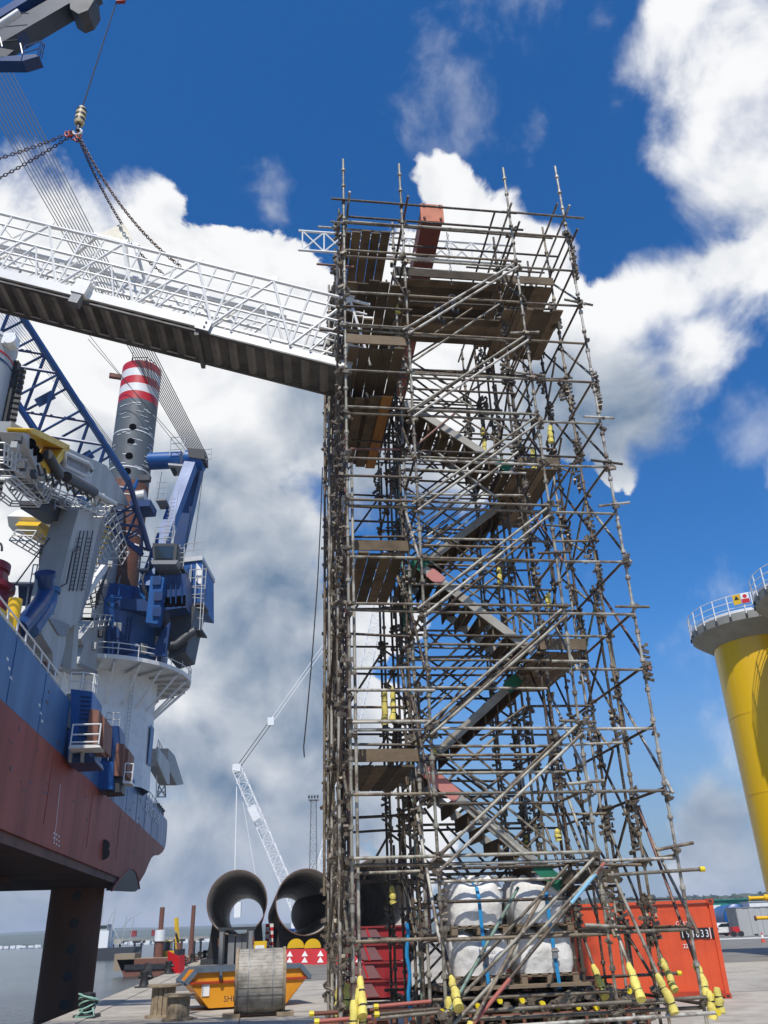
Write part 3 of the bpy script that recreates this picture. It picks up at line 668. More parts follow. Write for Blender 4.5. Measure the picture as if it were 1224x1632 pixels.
# ------------------------------------------------------------------ gangway from the ship to the tower
AX = V((-.9966, -.082, .292)).normalized()      # climbs from the tower out to the ship
GW = V((-.082, .9966, 0)).normalized(); GU = GW.cross(AX); GU = GU if GU.z > 0 else -GU
G0 = V((-.70, 13.82, 12.36))
def G(s, d, h): return G0 + AX*s + GW*d + GU*h
gang = thing('gangway', 'long white lattice gangway with ribbed dark floor bridging from ship to scaffold', 'gangway', G(0, .6, 0))
GL = 14.5; SPL = 3.15; GWID = 1.15
def floor_pan(s0, s1, dz, wd0, wd1):
    obj('floor_pan', MB().hexa([G(s0,wd0,dz), G(s1,wd0,dz), G(s1,wd1,dz), G(s0,wd1,dz), G(s0,wd0,dz+.04), G(s1,wd0,dz+.04), G(s1,wd1,dz+.04), G(s0,wd1,dz+.04)]), 'gang_floor', gang)
    n = int((s1-s0)/.40)
    for i in range(n):
        s = s0 + .2 + i*.40
        q = [G(s-.11,wd0+.04,dz+.002), G(s+.11,wd0+.04,dz+.002), G(s+.055,wd0+.04,dz-.055), G(s-.055,wd0+.04,dz-.055)]
        obj('floor_rib', MB().prism(q, GW*(wd1-wd0-.1)), 'gang_rib', gang)
floor_pan(-.15, SPL, -.06, .05, GWID - .05); floor_pan(SPL - .05, GL, .0, 0, GWID)
for d in (0, GWID):
    obj('edge_beam', MB().hexa([G(SPL-.05,d-.03,-.02), G(GL,d-.03,-.02), G(GL,d+.03,-.02), G(SPL-.05,d+.03,-.02), G(SPL-.05,d-.03,.2), G(GL,d-.03,.2), G(GL,d+.03,.2), G(SPL-.05,d+.03,.2)]), 'gang_white', gang)
    dd = .05 if d == 0 else GWID - .05
    obj('edge_channel', MB().hexa([G(-.15,dd-.025,-.09), G(SPL,dd-.025,-.09), G(SPL,dd+.025,-.09), G(-.15,dd+.025,-.09), G(-.15,dd-.025,.10), G(SPL,dd-.025,.10), G(SPL,dd+.025,.10), G(-.15,dd+.025,.10)]), 'rail', gang)
    obj('lower_angle', MB().hexa([G(-.15,dd-.04,-.115), G(GL,dd-.04,-.115), G(GL,dd+.04,-.115), G(-.15,dd+.04,-.115), G(-.15,dd-.04,-.08), G(GL,dd-.04,-.08), G(GL,dd+.04,-.08), G(-.15,dd+.04,-.08)]), 'gang_floor', gang)
TOPH = 1.66
for d in (0, GWID):
    sg = -1 if d == 0 else 1
    rod('top_rail', G(-.1,d,TOPH), G(GL,d,TOPH), .036, 'gang_white', gang)
    for h in (1.38, 1.02, .66): rod('rail', G(-.1,d,h), G(GL,d,h), .024 if h != 1.02 else .032, 'gang_white', gang, 6)
    k = 0; s = .35
    while s < GL:
        if k % 2 == 0:                                                  # apex of the truss at the top rail, feet on the edge beam
            rod('truss_diagonal', G(s,d,TOPH), G(s-.86,d,.12), .03, 'gang_white', gang, 6)
            rod('truss_diagonal', G(s,d,TOPH), G(min(s+.86,GL),d,.12), .03, 'gang_white', gang, 6)
            rod('truss_diagonal', G(s,d,1.02), G(s-.42,d,.12), .022, 'gang_white', gang, 6); rod('truss_diagonal', G(s,d,1.02), G(s+.42,d,.12), .022, 'gang_white', gang, 6)
            obj('lug_plate', MB().box(G(s,d,TOPH+.05), (.14,.03,.16), (AX,GW,GU)), 'gang_white', gang)
        else:
            rod('post', G(s,d,.1), G(s,d,TOPH), .028, 'gang_white', gang, 6)
            if s > 2.4: rod('truss_diagonal', G(s,d,.66), G(s-.5,d,1.38), .02, 'gang_white', gang, 6); rod('truss_diagonal', G(s,d,.15), G(s+.43,d,.9), .022, 'gang_white', gang, 6); rod('truss_diagonal', G(s,d+sg*-.12,.15), G(s-.43,d+sg*-.12,.9), .022, 'gang_white', gang, 6)
        if k % 2 == 1: rod('post', G(s+.43,d,.1), G(s+.43,d,TOPH), .02, 'gang_white', gang, 6); rod('post', G(s-.43,d,.1), G(s-.43,d,TOPH), .02, 'gang_white', gang, 6)
        s += .86; k += 1
    rod('inner_rail', G(SPL-1.6,d-sg*.12,.9), G(GL,d-sg*.12,.9), .03, 'gang_white', gang, 6); rod('inner_rail', G(SPL-1.2,d-sg*.12,.42), G(GL,d-sg*.12,.42), .035, 'gang_white', gang, 6)
s = .5
while s < GL:                                                           # walkway cross members and the telescoping frame inside
    obj('cross_member', MB().beam(G(s,.05,.07), G(s,GWID-.05,.07), .06, .06), 'gang_white', gang)
    if s > 2.6: rod('cross_brace', G(s,.12,.42), G(s+.6,GWID-.12,.42), .022, 'gang_white', gang, 6); rod('cross_brace', G(s,.12,.9), G(s-.5,.12,.42), .022, 'gang_white', gang, 6); rod('cross_brace', G(s,GWID-.12,.9), G(s+.4,GWID-.12,.15), .022, 'gang_white', gang, 6)
    s += .62
sp = obj('splice_plate', MB().box(G(SPL-.08,-.045,.05), (.3,.02,.26), (AX,GW,GU)), 'gang_white', gang)
for q in (-.06, .06): obj('bolt', MB().tube(G(SPL-.12,-.07,.05+q), G(SPL-.12,-.03,.05+q), .025, 8), 'black', sp)
obj('end_frame', MB().beam(G(SPL,0,-.16), G(SPL,GWID,-.16), .09, .12), 'gang_floor', gang)
def gpx(x, y, d): return onplane(x, y, G(0,d,0), GW)
p = gpx(131, 462, -.05); gb = obj('gearbox', MB().box(p, (.30,.24,.36), (AX,GW,GU)), 'gang_white', gang); obj('gearbox_foot', MB().box(p - GU*.30, (.2,.2,.26), (AX,GW,GU)), 'midgrey', gb)
# lifting frame in the middle: a plate with an eye on two legs each side
pk = gpx(196, 359, .57); pa = gpx(156, 376, .57); pb = gpx(215, 391, .57)
obj('lifting_plate', MB().prism([pk - GW*.02 - AX*.07, pk - GW*.02 + AX*.07, pa - GW*.02, pb - GW*.02], GW*.04), 'cream', gang)
obj('lifting_bar', MB().beam(pa + AX*.1, pb - AX*.1, .1, .06, GU), 'rail', gang)
for sg, d in ((.1, .02), (.1, GWID-.02)):
    for q, s_ in ((pa, .35), (pb, -.25)): rod('lifting_leg', q, q + AX*s_*2 + GW*(d-.57) - GU*(.45 + (.3 if s_ < 0 else .1)), .04, 'gang_white', gang)
obj('hanger', MB().beam(gpx(200,392,.57), gpx(204,430,.57), .08, .05, GW), 'midgrey', gang)
# ---------------------------------------- crane hook and the four chains
hk = aty(124, 208, G(0,.57,0).y - .75)
def catenary(a, b, sag, n=60): return [V(a).lerp(V(b), i/n) - V((0,0,sag*4*(i/n)*(1-i/n))) for i in range(n+1)]
def chain(name, a, b, sag, label, lk=.095):
    pts = catenary(a, b, sag, 400); L = 0; mb = MB(); nxt = 0; k = 0
    for p, q in zip(pts, pts[1:]):
        L += (q-p).length
        if L < nxt: continue
        nxt += lk*.78; k += 1
        d = (q-p).normalized(); x = d.orthogonal().normalized(); y = d.cross(x)
        if k % 2: x, y = y, x
        mb.path([p + d*(lk*.5*math.cos(t)) + x*(lk*.30*math.sin(t)) for t in [j*math.pi/4 for j in range(9)]], .0125, 4)
    return tag(obj(name, mb, 'chain', None), label, 'chain')
topr = gpx(287, 424, 0); eye = gpx(196, 361, .57)
chain('sling_chain', hk + V((.02,0,-.12)), topr, .42, 'chain from the crane hook to the near rail of the gangway', .11)
chain('sling_chain', hk + V((-.01,.03,-.12)), eye + V((0,0,.02)), .12, 'chain from the crane hook to the pointed lifting plate of the gangway', .11)
chain('sling_chain', eye - GU*.12, gpx(262, 437, GWID), .10, 'short chain below the pointed lifting plate of the gangway', .08)
la = aty(-70, 271, hk.y - .3); lbp = aty(-60, 312, hk.y + .5)
chain('sling_chain', hk + V((-.12,0,-.05)), la, .10, 'upper of the two chains running left from the crane hook', .11)
chain('sling_chain', hk + V((-.12,.03,-.10)), lbp, .12, 'lower of the two chains running left from the crane hook', .11)
M['palegold'] = mat('worn_pale_gold_paint', (.62,.52,.27), .5, 0, (.4,.33,.16), 9)
hb = thing('crane_hook', 'striped hook block with red shackles hanging on a wire over the gangway', 'crane hook', hk)
top = aty(131, 172, hk.y); ax = (top - hk).normalized()
for i in range(7):
    t = .28 + i*.1
    obj('block_stripe', MB().tube(hk.lerp(top, t), hk.lerp(top, t + .1), .105 if i in (0,6) else .125, 12, .125 if i == 0 else (.09 if i == 6 else .125)), 'palegold' if i % 2 == 0 else 'letterblack', hb, True)
obj('swivel', MB().tube(hk, hk.lerp(top, .3), .05, 10), 'darkgrey', hb, True)
obj('hook', MB().path([hk + V((.1*math.sin(t) , 0, -.06 + .1*math.cos(t))) for t in [j*.55 for j in range(10)]], .034, 8), 'rail', hb, True)
for dx, dz, dy in ((-.16,-.10,0),(-.1,-.16,.06),(.05,-.20,0),(.0,-.24,.05),(-.22,-.16,-.03)):
    c = hk + V((dx,dy,dz)); obj('shackle', MB().path([c + V((.055*math.sin(t),.02*math.cos(t*.5),.085*math.cos(t))) for t in [j*.6 for j in range(11)]], .022, 6), 'shackle', hb, True)
tip = aty(191, -14, hk.y + .2)
tag(obj('hoist_rope', MB().tube(top, tip, .016, 6), 'rope', None), 'wire rope running up from the striped hook block', 'rope')
# knuckle boom crane whose end reaches in at the top left
M['jibgrey'] = mat('slate_jib_paint', (.035,.05,.075), .5, 0, (.02,.03,.045), 2)
kc = thing('knuckle_crane', 'dark blue crane jib with caged platform reaching in at the top left', 'crane', (-14, 18, 15))
Yk = 15.2
def K(x, y, o=0): return aty(x, y, Yk + o)
def slabY(poly, Y, th): return MB().prism([aty(x, y, Y) for x, y in poly], V((0, th, 0)))
obj('jib', MB().beam(K(-60,108), K(150,-14), .62, .52, V((0,-1,0))), 'jibgrey', kc)
obj('jib_side', MB().beam(K(-60,78,-.1), K(140,-46,-.1), .30, .6, V((0,-1,0))), 'boomblue', kc)
obj('jib_head', slabY([(112,14),(125,22),(140,16),(150,0),(148,-20),(110,-10)], Yk - .3, .6), 'darkgrey', kc)
obj('jib_tip', slabY([(180,-20),(185,1),(198,0),(203,-20)], Yk - 1.6, .1), 'shackle', kc)
obj('jib_extension', MB().beam(K(140,-22), aty(196,-40,hk.y + .2), .3, .3), 'boomblue', kc)
obj('machine_house', slabY([(-70,12),(0,14),(38,10),(48,30),(40,50),(18,62),(0,66),(-70,90)], Yk - .2, .45), 'boomblue', kc)
obj('counter_box', slabY([(-60,60),(0,76),(22,80),(10,90),(0,94),(-60,110)], Yk - .5, .25), 'darkgrey', kc)
obj('platform', slabY([(-10,92),(2,90),(56,86),(62,89),(36,97),(-10,97)], Yk - .5, .35), 'boomblue', kc)
cg = [K(54,93,-.5), K(69,66,-.5), K(60,50,-.5)]
railing([K(34,96,-.5), K(60,88,-.5), K(66,94,-.1)], .62, kc, 'boomblue', .018, (1.0,.5), .35)
for q in ((40,104),(10,104)): rod('strut', K(*q,-.3), K(q[0]-10,60,-.3), .03, 'boomblue', kc, 6)
obj('cylinder', MB().tube(K(-40,66,-.7), K(30,20,-.7), .11, 10), 'rail', kc, True)
for a_, b_ in (((0,20),(46,22)),((0,44),(44,40)),((6,66),(30,64))): rod('pipe_run', K(*a_,-.25), K(*b_,-.25), .025, 'darkgrey', kc, 6)
obj('boom_foot', MB().beam(K(-60,108), V((-15.5,18.5,16)), .9, .9, V((0,-1,0))), 'boomblue', kc)
obj('pedestal', MB().tube((-15.5,18.5,14.7), (-15.5,18.5,17.5), .8, 20), 'boomblue', kc, True)

# ------------------------------------------------------------------ the jack-up ship
HA = R(8.5); HQ = V((-math.sin(HA), math.cos(HA), 0)); HN = V((math.cos(HA), math.sin(HA), 0)); HP = V((-18.6, 45, 0))
def H(s, l, z): return HP + HQ*s + HN*l + V((0,0,z))
def hp(x, y, l=0): return onplane(x, y, HP + HN*l, HN)
DECK = 13.9; TOPZ = 14.8; BOOT = 11.6; KEEL = 6.4
ship = thing('jack_up_ship', 'blue and red jack-up ship raised clear of the water on tall cylindrical legs', 'ship', H(0,-17,KEEL))
ST = 62.5
def hull_part(name, prof, m, l0=0, l1=-34, s0=-62):
    """prof: stern end outline from top to bottom as (s, z), a bilge curve handled by l offsets"""
    vs = []; n = len(prof)
    for l in (l0, l1): vs += [H(s0, l, z) for s, z in prof] + [H(s, l, z) for s, z in prof]
    m2 = 2*n; fs = []
    for k in range(n-1):
        fs += [(k, k+1, n+k+1, n+k), (m2+k+1, m2+k, m2+n+k, m2+n+k+1), (n+k, n+k+1, m2+n+k+1, m2+n+k), (k, m2+k, m2+k+1, k+1)]
    fs += [(0, n, m2+n, m2), (n-1, m2+n-1, m2+2*n-1, 2*n-1)]
    return obj(name, MB().add(vs, fs), m, ship)
hull_part('topside', [(62.6,TOPZ),(63.4,14.2),(63.6,12.8),(63.2,11.95),(62.5,BOOT)], 'hullblue')
lower = [(62.5,BOOT-.01),(60.5,11.0),(57,10.4),(52.5,10.0),(50.5,9.6),(48.6,8.9),(46.4,7.9),(43.0,6.9),(39.2,KEEL+.15)]
hull_part('boot_topping', lower, 'hullred')
hull_part('bilge', [(39.4,KEEL+.14),(38.4,KEEL-.05),(36.5,KEEL-.35)], 'keel', -.15, -33.8, -61.9)
hull_part('thruster_skirt', [(20,KEEL-.34),(20,KEEL-.75)], 'keel', -6, -30, -10)
# thruster tunnel cut shown as a dark recessed cove with a rim
tb = [hp(x, y, .02) for x, y in [(178,1419),(186,1407),(196,1394),(205,1385),(211,1384),(216,1390),(220,1403),(222,1416),(216,1421)]]
obj('tunnel_recess', MB().prism(tb, -HN*.5 + HN*.02), 'black', ship)
obj('tunnel_rim', MB().path(tb[:8], .10, 6), 'hullred', ship, True)
# plating seams and draught marks standing proud of the side
for s in (-8, -2, 4, 10.5, 17, 23, 29.5, 36, 42, 48, 54):
    obj('weld_seam', MB().box(H(s, .012, 13.2), (.09,.03,3.1), (HQ,HN,V((0,0,1)))), 'hullblue', ship)
for s, z in [(2,8.5),(14.5,8.4),(27,8.6)]: obj('weld_seam', MB().box(H(s, .012, z+.9), (.08,.03,3.6), (HQ,HN,V((0,0,1)))), 'hullred', ship)
dm = MB()
for i in range(34): dm.box(hp(96 - i*.28, 1250 + i*2.7, .02), (.10,.03,.05), (HQ,HN,V((0,0,1))))
for i in range(9): dm.box(hp(86 + (i % 3)*4, 1328 + i*2.5, .02), (.2,.03,.10), (HQ,HN,V((0,0,1))))
obj('draught_mark', dm, 'letterwhite', ship, False, True, kind='stuff')
for y in (1348, 1360): obj('sea_chest', MB().tube(hp(165, y, -.1), hp(165, y, .05), .45, 14), 'black', ship)
st = MB(); q = random.Random(4)
for i in range(46):
    s_ = q.uniform(-16, 44); z_ = q.uniform(8.6, 14); st.box(H(s_, .012, z_), (q.uniform(.2,.7), .016, q.uniform(.05,.22)), (HQ,HN,V((0,0,1))))
obj('paint_patch', st, 'hullpatch', ship, False, True, kind='stuff')
for s_, z_ in ((-9,13.4),(-2.5,12.9),(6,13.6),(13.5,13.2)):
    for k in range(3): obj('load_mark', MB().box(H(s_ + k*.5, .014, z_ - .3*k), (.35,.02,.12), (HQ,HN,V((0,0,1)))), 'letterwhite', ship)
lt = hp(231, 1291, .04)
text('lettering', 'SEA INSTALLER', 1.5, lt, HQ, (0,0,1), 'signwhite', ship, .01, sx=1.25)
# bulwark rail and deck clutter along the edge of the side
railing([H(-12,-.4,TOPZ), H(3,-.4,TOPZ)], 1.1, ship, 'white', .05, (1,.5), 1.6)
railing([H(27,-.4,TOPZ), H(61,-.4,TOPZ)], 1.1, ship, 'rail', .045, (1,.5), 2.2)
for i in range(13):
    s = -13 + i*1.25; h = (1.6,.9,2.1,1.3,1.7)[i % 5]
    obj('deck_box', MB().box(H(s,-1.5,TOPZ-.4+h/2), (.8 if i % 2 else .5,.8,h), (HQ,HN,V((0,0,1)))), ('white','grey','rust','white','midgrey')[i % 5], ship)
for s in (55.5,57.5,59.3,61): obj('bitts', MB().tube(H(s,-.6,TOPZ-.1), H(s,-.6,TOPZ+.9), .33, 10).tube(H(s,-.6,TOPZ+.8), H(s,-.6,TOPZ+1), .45, 10), 'darkgrey', ship, True)
obj('deck', MB().box(H(0,-17,DECK+.95), (122,33,.06), (HQ,HN,V((0,0,1)))), 'midgrey', ship)
# ---- legs
LC = V((-28.25, 80, 0)); UPV = V((0, 0, 1))
def leg(c, z0, z1, r, m, nm='leg', label=None, n=40): return obj(nm, MB().lathe((c.x,c.y,0), [(0,z0),(r,z0),(r,z1),(0,z1)], n), m, ship, True, label=label)
leg(LC, WZ-2, 36, 2.25, 'legrust', label='rusty leg below the crane')
lg = leg(LC, 36, 46.5, 2.25, 'rust', label='brown primer band of the tall leg')
leg(LC, 46.5, 57.0, 2.25, 'leggrey', label='grey painted part of the tall leg with four holes in a row')
for i in range(5):
    z = 57.0 + i*1.06; leg(LC, z, z + 1.06, 2.25, 'red' if i % 2 == 0 else 'white', 'leg_band')
toEye = (EYE - LC); toEye.z = 0; toEye.normalize(); sideE = V((-toEye.y, toEye.x, 0))
if sideE.x < 0: sideE = -sideE
for py in (1430,1472,1513,1555,1598): 
    q = aty(112 if py > 1500 else 118, py, 80); obj('pin_hole', MB().tube(V((LC.x,LC.y,q.z)) + toEye*2.1, V((LC.x,LC.y,q.z)) + toEye*2.285, .38, 16), 'darkgrey', ship)
for py in (680,703,726,750):
    q = aty(214, py, 78); z = aty(215, py, 77.8).z
    dr = (toEye + sideE*-.12).normalized(); obj('pin_hole', MB().tube(V((LC.x,LC.y,z)) + dr*2.0, V((LC.x,LC.y,z)) + dr*2.30, .40, 16), 'hole', ship)
for py in (684, 742): 
    z = aty(215, py, 77.8).z; obj('painted_ring', MB().lathe((LC.x,LC.y,0), [(2.255,z-.06),(2.275,z-.06),(2.275,z+.06),(2.255,z+.06)], 40, close=True), 'signwhite', ship, True)
for z in (33.5, 40.2, 44.6): obj('painted_ring', MB().lathe((LC.x,LC.y,0), [(2.255,z-.05),(2.275,z-.05),(2.275,z+.05),(2.255,z+.05)], 40, close=True), 'signwhite', ship, True)
mt = MB()
for i in range(40): 
    t = rnd.uniform(-1.2,1.2); z = rnd.uniform(47.5,56.5); dr = (toEye*math.cos(t) + sideE*math.sin(t)); mt.box(V((LC.x,LC.y,z)) + dr*2.255, (.05,.5 if i % 3 else .9,.08 if i % 3 else .05), (dr, dr.cross(V((0,0,1))), V((0,0,1))))
obj('leg_mark', mt, 'letterwhite', ship, False, True, kind='stuff')
railing([V((LC.x,LC.y,62.3)) + V((1.6*math.cos(t),1.6*math.sin(t),0)) for t in [j*1.05 for j in range(7)]], 1.0, ship, 'darkgrey', .05, (1,.5), 1.7)
obj('leg_head_arm', MB().beam(V((LC.x,LC.y,61)) - sideE*2.2, V((LC.x,LC.y,61)) - sideE*3.6, .5, .5), 'rust', ship)
rod('aerial', V((LC.x-1.4,LC.y,62.3)), V((LC.x-1.4,LC.y,65.2)), .04, 'darkgrey', ship)
PC = aty(-33, 560, 43.5); PC.z = 0
zt = aty(5, 552, 43.5).z
leg(PC, WZ-2, zt, 2.25, 'legpale', label='pale grey leg with black rack and depth ticks at the left edge')
tk = MB()
for i in range(60):
    dr = (V((.62,-.78,0)) if i % 2 else V((.5,-.86,0))); z = zt - 1.6 - i*.3
    tk.box(V((PC.x,PC.y,z)) + dr*2.26, (.04,.9 if i % 5 else 1.6,.045), (dr, dr.cross(V((0,0,1))), V((0,0,1))))
obj('leg_mark', tk, 'darkgrey', ship, False, True, kind='stuff')
for z, m in ((zt-1.2,'red'),(zt-1.75,'boomblue')): obj('painted_ring', MB().lathe((PC.x,PC.y,0), [(2.255,z-.07),(2.275,z-.07),(2.275,z+.07),(2.255,z+.07)], 40, close=True), m, ship, True)
dr = V((.93,.30,0)).normalized(); rk = obj('leg_rack', MB().beam(V((PC.x,PC.y,10)) + dr*2.4, V((PC.x,PC.y,zt-.8)) + dr*2.4, .35, .5), 'black', ship)
for i in range(40): obj('rack_tooth', MB().box(V((PC.x,PC.y,zt-1.4-i*.42)) + dr*2.85, (.35,.4,.22), (dr, dr.cross(V((0,0,1))), V((0,0,1)))), 'black', rk)
obj('leg_cap', MB().lathe((PC.x,PC.y,0), [(0,zt+.5),(1.9,zt+.5),(2.3,zt+.2),(2.3,zt+.003),(0,zt+.003)], 32), 'signwhite', ship, True)
obj('floodlight', MB().box(V((PC.x,PC.y,zt)) + V((2.3,-.7,-.2)), (.9,.8,.8)).tube(V((PC.x,PC.y,zt)) + V((2.5,-1.2,-.3)), V((PC.x,PC.y,zt)) + V((2.5,-1.0,-.3)), .4, 14), 'signwhite', ship)
# ---- blue fender towers hung on the side near the stern
def side_box(name, poly, l0, l1, m, parent): return obj(name, MB().prism([hp(x, y, l1) for x, y in poly], HN*(l0-l1)), m, parent)
def end_box(name, poly, s, th, m, parent): return obj(name, MB().prism([onplane(x, y, HP + HQ*s, HQ) for x, y in poly], HQ*th), m, parent)
def ep(x, y, s): return onplane(x, y, HP + HQ*s, HQ)
def sof(x, y): return (hp(x, y, 0) - HP).dot(HQ)
f1 = thing('fender_frame', 'bright blue ladder-backed fender frame with brown pads and white railed platform', 'fender', hp(115,1205,1), 'fender frames on the ship side')
s1 = sof(110, 1150)
end_box('frame', [(113,1098),(147,1102),(142,1207),(106,1212)], s1, 3.5, 'blue', f1)
for i in range(13):
    y = 1109 + i*7; end_box('rung', [(128-i*.4,y),(144-i*.4,y+.5),(144-i*.4,y+1.6),(128-i*.4,y+1.1)], s1 - .12, .1, 'boomblue', f1)
end_box('back_post', [(106,1106),(112,1105),(111,1160),(105,1158)], s1 - .3, 1, 'midgrey', f1)
end_box('pad', [(143,1130),(158,1132),(154,1192),(137,1190)], s1 - .5, 3, 'fender', f1); end_box('pad', [(158,1138),(167,1143),(164,1192),(154,1192)], s1 + .6, 3, 'fender', f1)
end_box('platform', [(111,1187),(158,1187),(161,1191),(109,1193)], s1 - 1.6, 1.5, 'white', f1)
for x in (110, 129): end_box('strut', [(x,1193),(x+4,1193),(x+3,1214),(x-1,1214)], s1 - .6, .4, 'grey', f1)
end_box('lower_beam', [(107,1207),(150,1205),(152,1214),(108,1216)], s1 - .3, 3, 'boomblue', f1)
railing([ep(112,1187,s1), ep(112,1187,s1-1.6), ep(157,1186,s1-1.6), ep(156,1186,s1)], 1.15, f1, 'white', .045, (1,.5,.12), 1.8)
railing([ep(110,1100,s1-.2), ep(129,1100,s1-.2), ep(147,1103,s1-.2), ep(153,1105,s1+1.5)], 1.1, f1, 'white', .045, (1,.5), .8)
f2 = thing('fender_frame', 'dark blue fender frame with brown pads, below the crane walkway', 'fender', hp(170,1255,1), 'fender frames on the ship side')
s2 = sof(160, 1215)
end_box('frame', [(167,1156),(190,1157),(192,1190),(180,1222),(163,1218)], s2 + 1.2, 3, 'boomblue', f2)
end_box('lower_box', [(158,1213),(181,1214),(180,1258),(154,1257)], s2, 3, 'blue', f2)
end_box('pad', [(186,1184),(198,1186),(194,1237),(180,1236)], s2 + .3, 3, 'fender', f2); end_box('pad', [(198,1192),(205,1194),(202,1236),(194,1237)], s2 + 1, 3, 'fender', f2)
end_box('platform', [(196,1244),(210,1245),(210,1249),(196,1248)], s2 + .2, 1.5, 'white', f2); end_box('bracket', [(181,1240),(196,1238),(193,1262),(165,1264),(166,1258),(181,1258)], s2 + .6, 2, 'darkgrey', f2)
railing([ep(197,1244,s2+.2), ep(210,1245,s2+.2)], 1.2, f2, 'white', .045, (1,.5), .6); railing([ep(160,1213,s2), ep(172,1212,s2)], 1.3, f2, 'white', .045, (1,.4), .8)
railing([ep(168,1157,s2+1.2), ep(190,1158,s2+1.2)], 1.0, f2, 'rail', .04, (1,.5), .6)
# ---- stern platform outboard
sp_ = thing('stern_platform', 'grey meshed walkway box jutting out over the ship stern on a lattice bracket', 'platform', hp(255,1270,-2))
side_box('floor_box', [(237,1193),(250,1205),(267,1250),(254,1252),(236,1222)], -1.0, -3.5, 'midgrey', sp_)
side_box('side_panel', [(249,1190),(268,1216),(268,1250),(264,1250),(248,1212)], -.9, -1.1, 'grey', sp_)
for a_, b_ in (((253,1252),(251,1270)),((263,1252),(264,1270)),((251,1270),(264,1270)),((253,1252),(264,1270)),((263,1252),(251,1270)),((251,1262),(264,1262))): rod('bracket_strut', hp(*a_,-1.5), hp(*b_,-1.5), .09, 'midgrey', sp_, 6)
railing([hp(250,1204,-1), hp(267,1232,-1)], 1.8, sp_, 'midgrey', .04, (1,.5), 1.5)
rod('mast', hp(248,1285,-1.2), hp(250,1236,-1.2), .06, 'rail', sp_)

# ------------------------------------------------------------------ crane built round the tall leg
cr = thing('ship_crane', 'large blue ship crane turning round the striped leg, boom lowered to the left', 'crane', LC + V((0,0,TOPZ)))
def PY(x, y, Y=80): return aty(x, y, Y)
zr = 24.9
obj('pedestal', MB().lathe((LC.x,LC.y,0), [(5.35,TOPZ-.5),(5.3,15.2),(5.1,22),(5.2,zr-.3)], 12), 'white', cr)
for ang in (.3,):
    dr = (toEye*.25 + sideE*.97).normalized(); obj('blue_emblem', MB().box(V((LC.x,LC.y,18.4)) + dr*5.16, (.06,1.6,3.6), (dr, dr.cross(V((0,0,1))), V((0,0,1)))), 'hullblue', cr)
obj('walkway', MB().lathe((LC.x,LC.y,0), [(5.0,zr-.35),(8.4,zr-.25),(8.45,zr+.1),(5.0,zr+.1)], 44, close=True), 'white', cr)
for i in range(22):
    t = 2*math.pi*i/22; d = V((math.cos(t), math.sin(t), 0)); c = V((LC.x,LC.y,0))
    obj('bracket', MB().beam(c + d*5.15 + V((0,0,zr-3.6)), c + d*8.2 + V((0,0,zr-.4)), .14, .16), 'white', cr)
    obj('bracket', MB().beam(c + d*5.0 + V((0,0,zr-.47)), c + d*8.3 + V((0,0,zr-.42)), .16, .18), 'grey', cr)
railing([V((LC.x + 8.35*math.cos(t), LC.y + 8.35*math.sin(t), zr+.1)) for t in [2*math.pi*j/28 for j in range(29)]], 1.15, cr, 'white', .045, (1,.55), 3)
obj('slew_drum', MB().lathe((LC.x,LC.y,0), [(5.4,zr+.11),(5.9,zr+1.2),(6.0,zr+4.4),(6.4,zr+5.0),(6.4,zr+6.2),(5.6,zr+6.8),(5.2,zr+8.2),(2.4,zr+8.6)], 40), 'blue', cr, True)
def cpoly(name, poly, Y, th, m): return obj(name, slabY(poly, Y, th), m, cr)
cpoly('front_buttress', [(232,992),(251,994),(262,920),(240,918)], 72.8, 1.2, 'blue')
cpoly('flare_panel', [(170,990),(188,1000),(214,1040),(168,1042)], 73.7, .3, 'boomblue'); cpoly('flare_panel', [(264,1046),(238,1044),(262,1000),(272,990)], 74.6, .3, 'boomblue')
cpoly('machinery_deck', [(168,953),(170,968),(240,975),(296,968),(298,948),(240,955)], 74.0, 6, 'boomblue')
cpoly('winch_house', [(256,918),(296,914),(296,966),(258,968)], 74, 7, 'boomblue')
cpoly('side_house', [(292,892),(322,888),(322,962),(292,958)], 77.5, 6, 'blue'); cpoly('house_roof', [(290,889),(323,885),(323,892),(290,896)], 77.3, 6.4, 'rail'); cpoly('house_panel', [(313,897),(322,908),(321,935),(312,925)], 77.4, .1, 'signwhite')
cpoly('lower_machinery', [(272,960),(312,966),(302,1010),(296,1040),(268,1048)], 76, 4, 'darkgrey')
cab = cpoly('operator_cab', [(243,866),(283,866),(280,897),(244,896)], 73.0, 3, 'darkgrey')
obj('cab_window', slabY([(246,870),(277,870),(275,890),(247,890)], 72.92, .08), 'glass', cab); obj('cab_skirt', slabY([(240,893),(284,893),(280,899),(242,899)], 72.6, 3.4), 'midgrey', cab)
obj('cab_side_window', MB().prism([aty(284,868,73.2), aty(287,868,75.6), aty(284,892,75.6), aty(281,892,73.2)], V((.08,0,0))), 'glass', cab)
def ringpt(ang, r, z): d = toEye*math.cos(ang) + sideE*math.sin(ang); return V((LC.x, LC.y, z)) + d*r
for i in range(26):                                                      # bolted slew flange, pipe runs and boxes on the drum
    a_ = -1.5 + i*.12; obj('flange_bolt', MB().tube(ringpt(a_, 6.4, zr+5.6), ringpt(a_, 6.55, zr+5.6), .13, 6), 'darkgrey', cr)
for a_, z0, z1 in ((-.55,.6,4.8),(-.5,.6,4.8),(-.2,1.0,4.9),(.25,.8,4.6),(.3,.8,4.6),(.75,.6,5),(.95,.6,5)): rod('pipe_run', ringpt(a_, 6.12, zr+z0), ringpt(a_, 6.12, zr+z1), .06, 'boomblue', cr, 6)
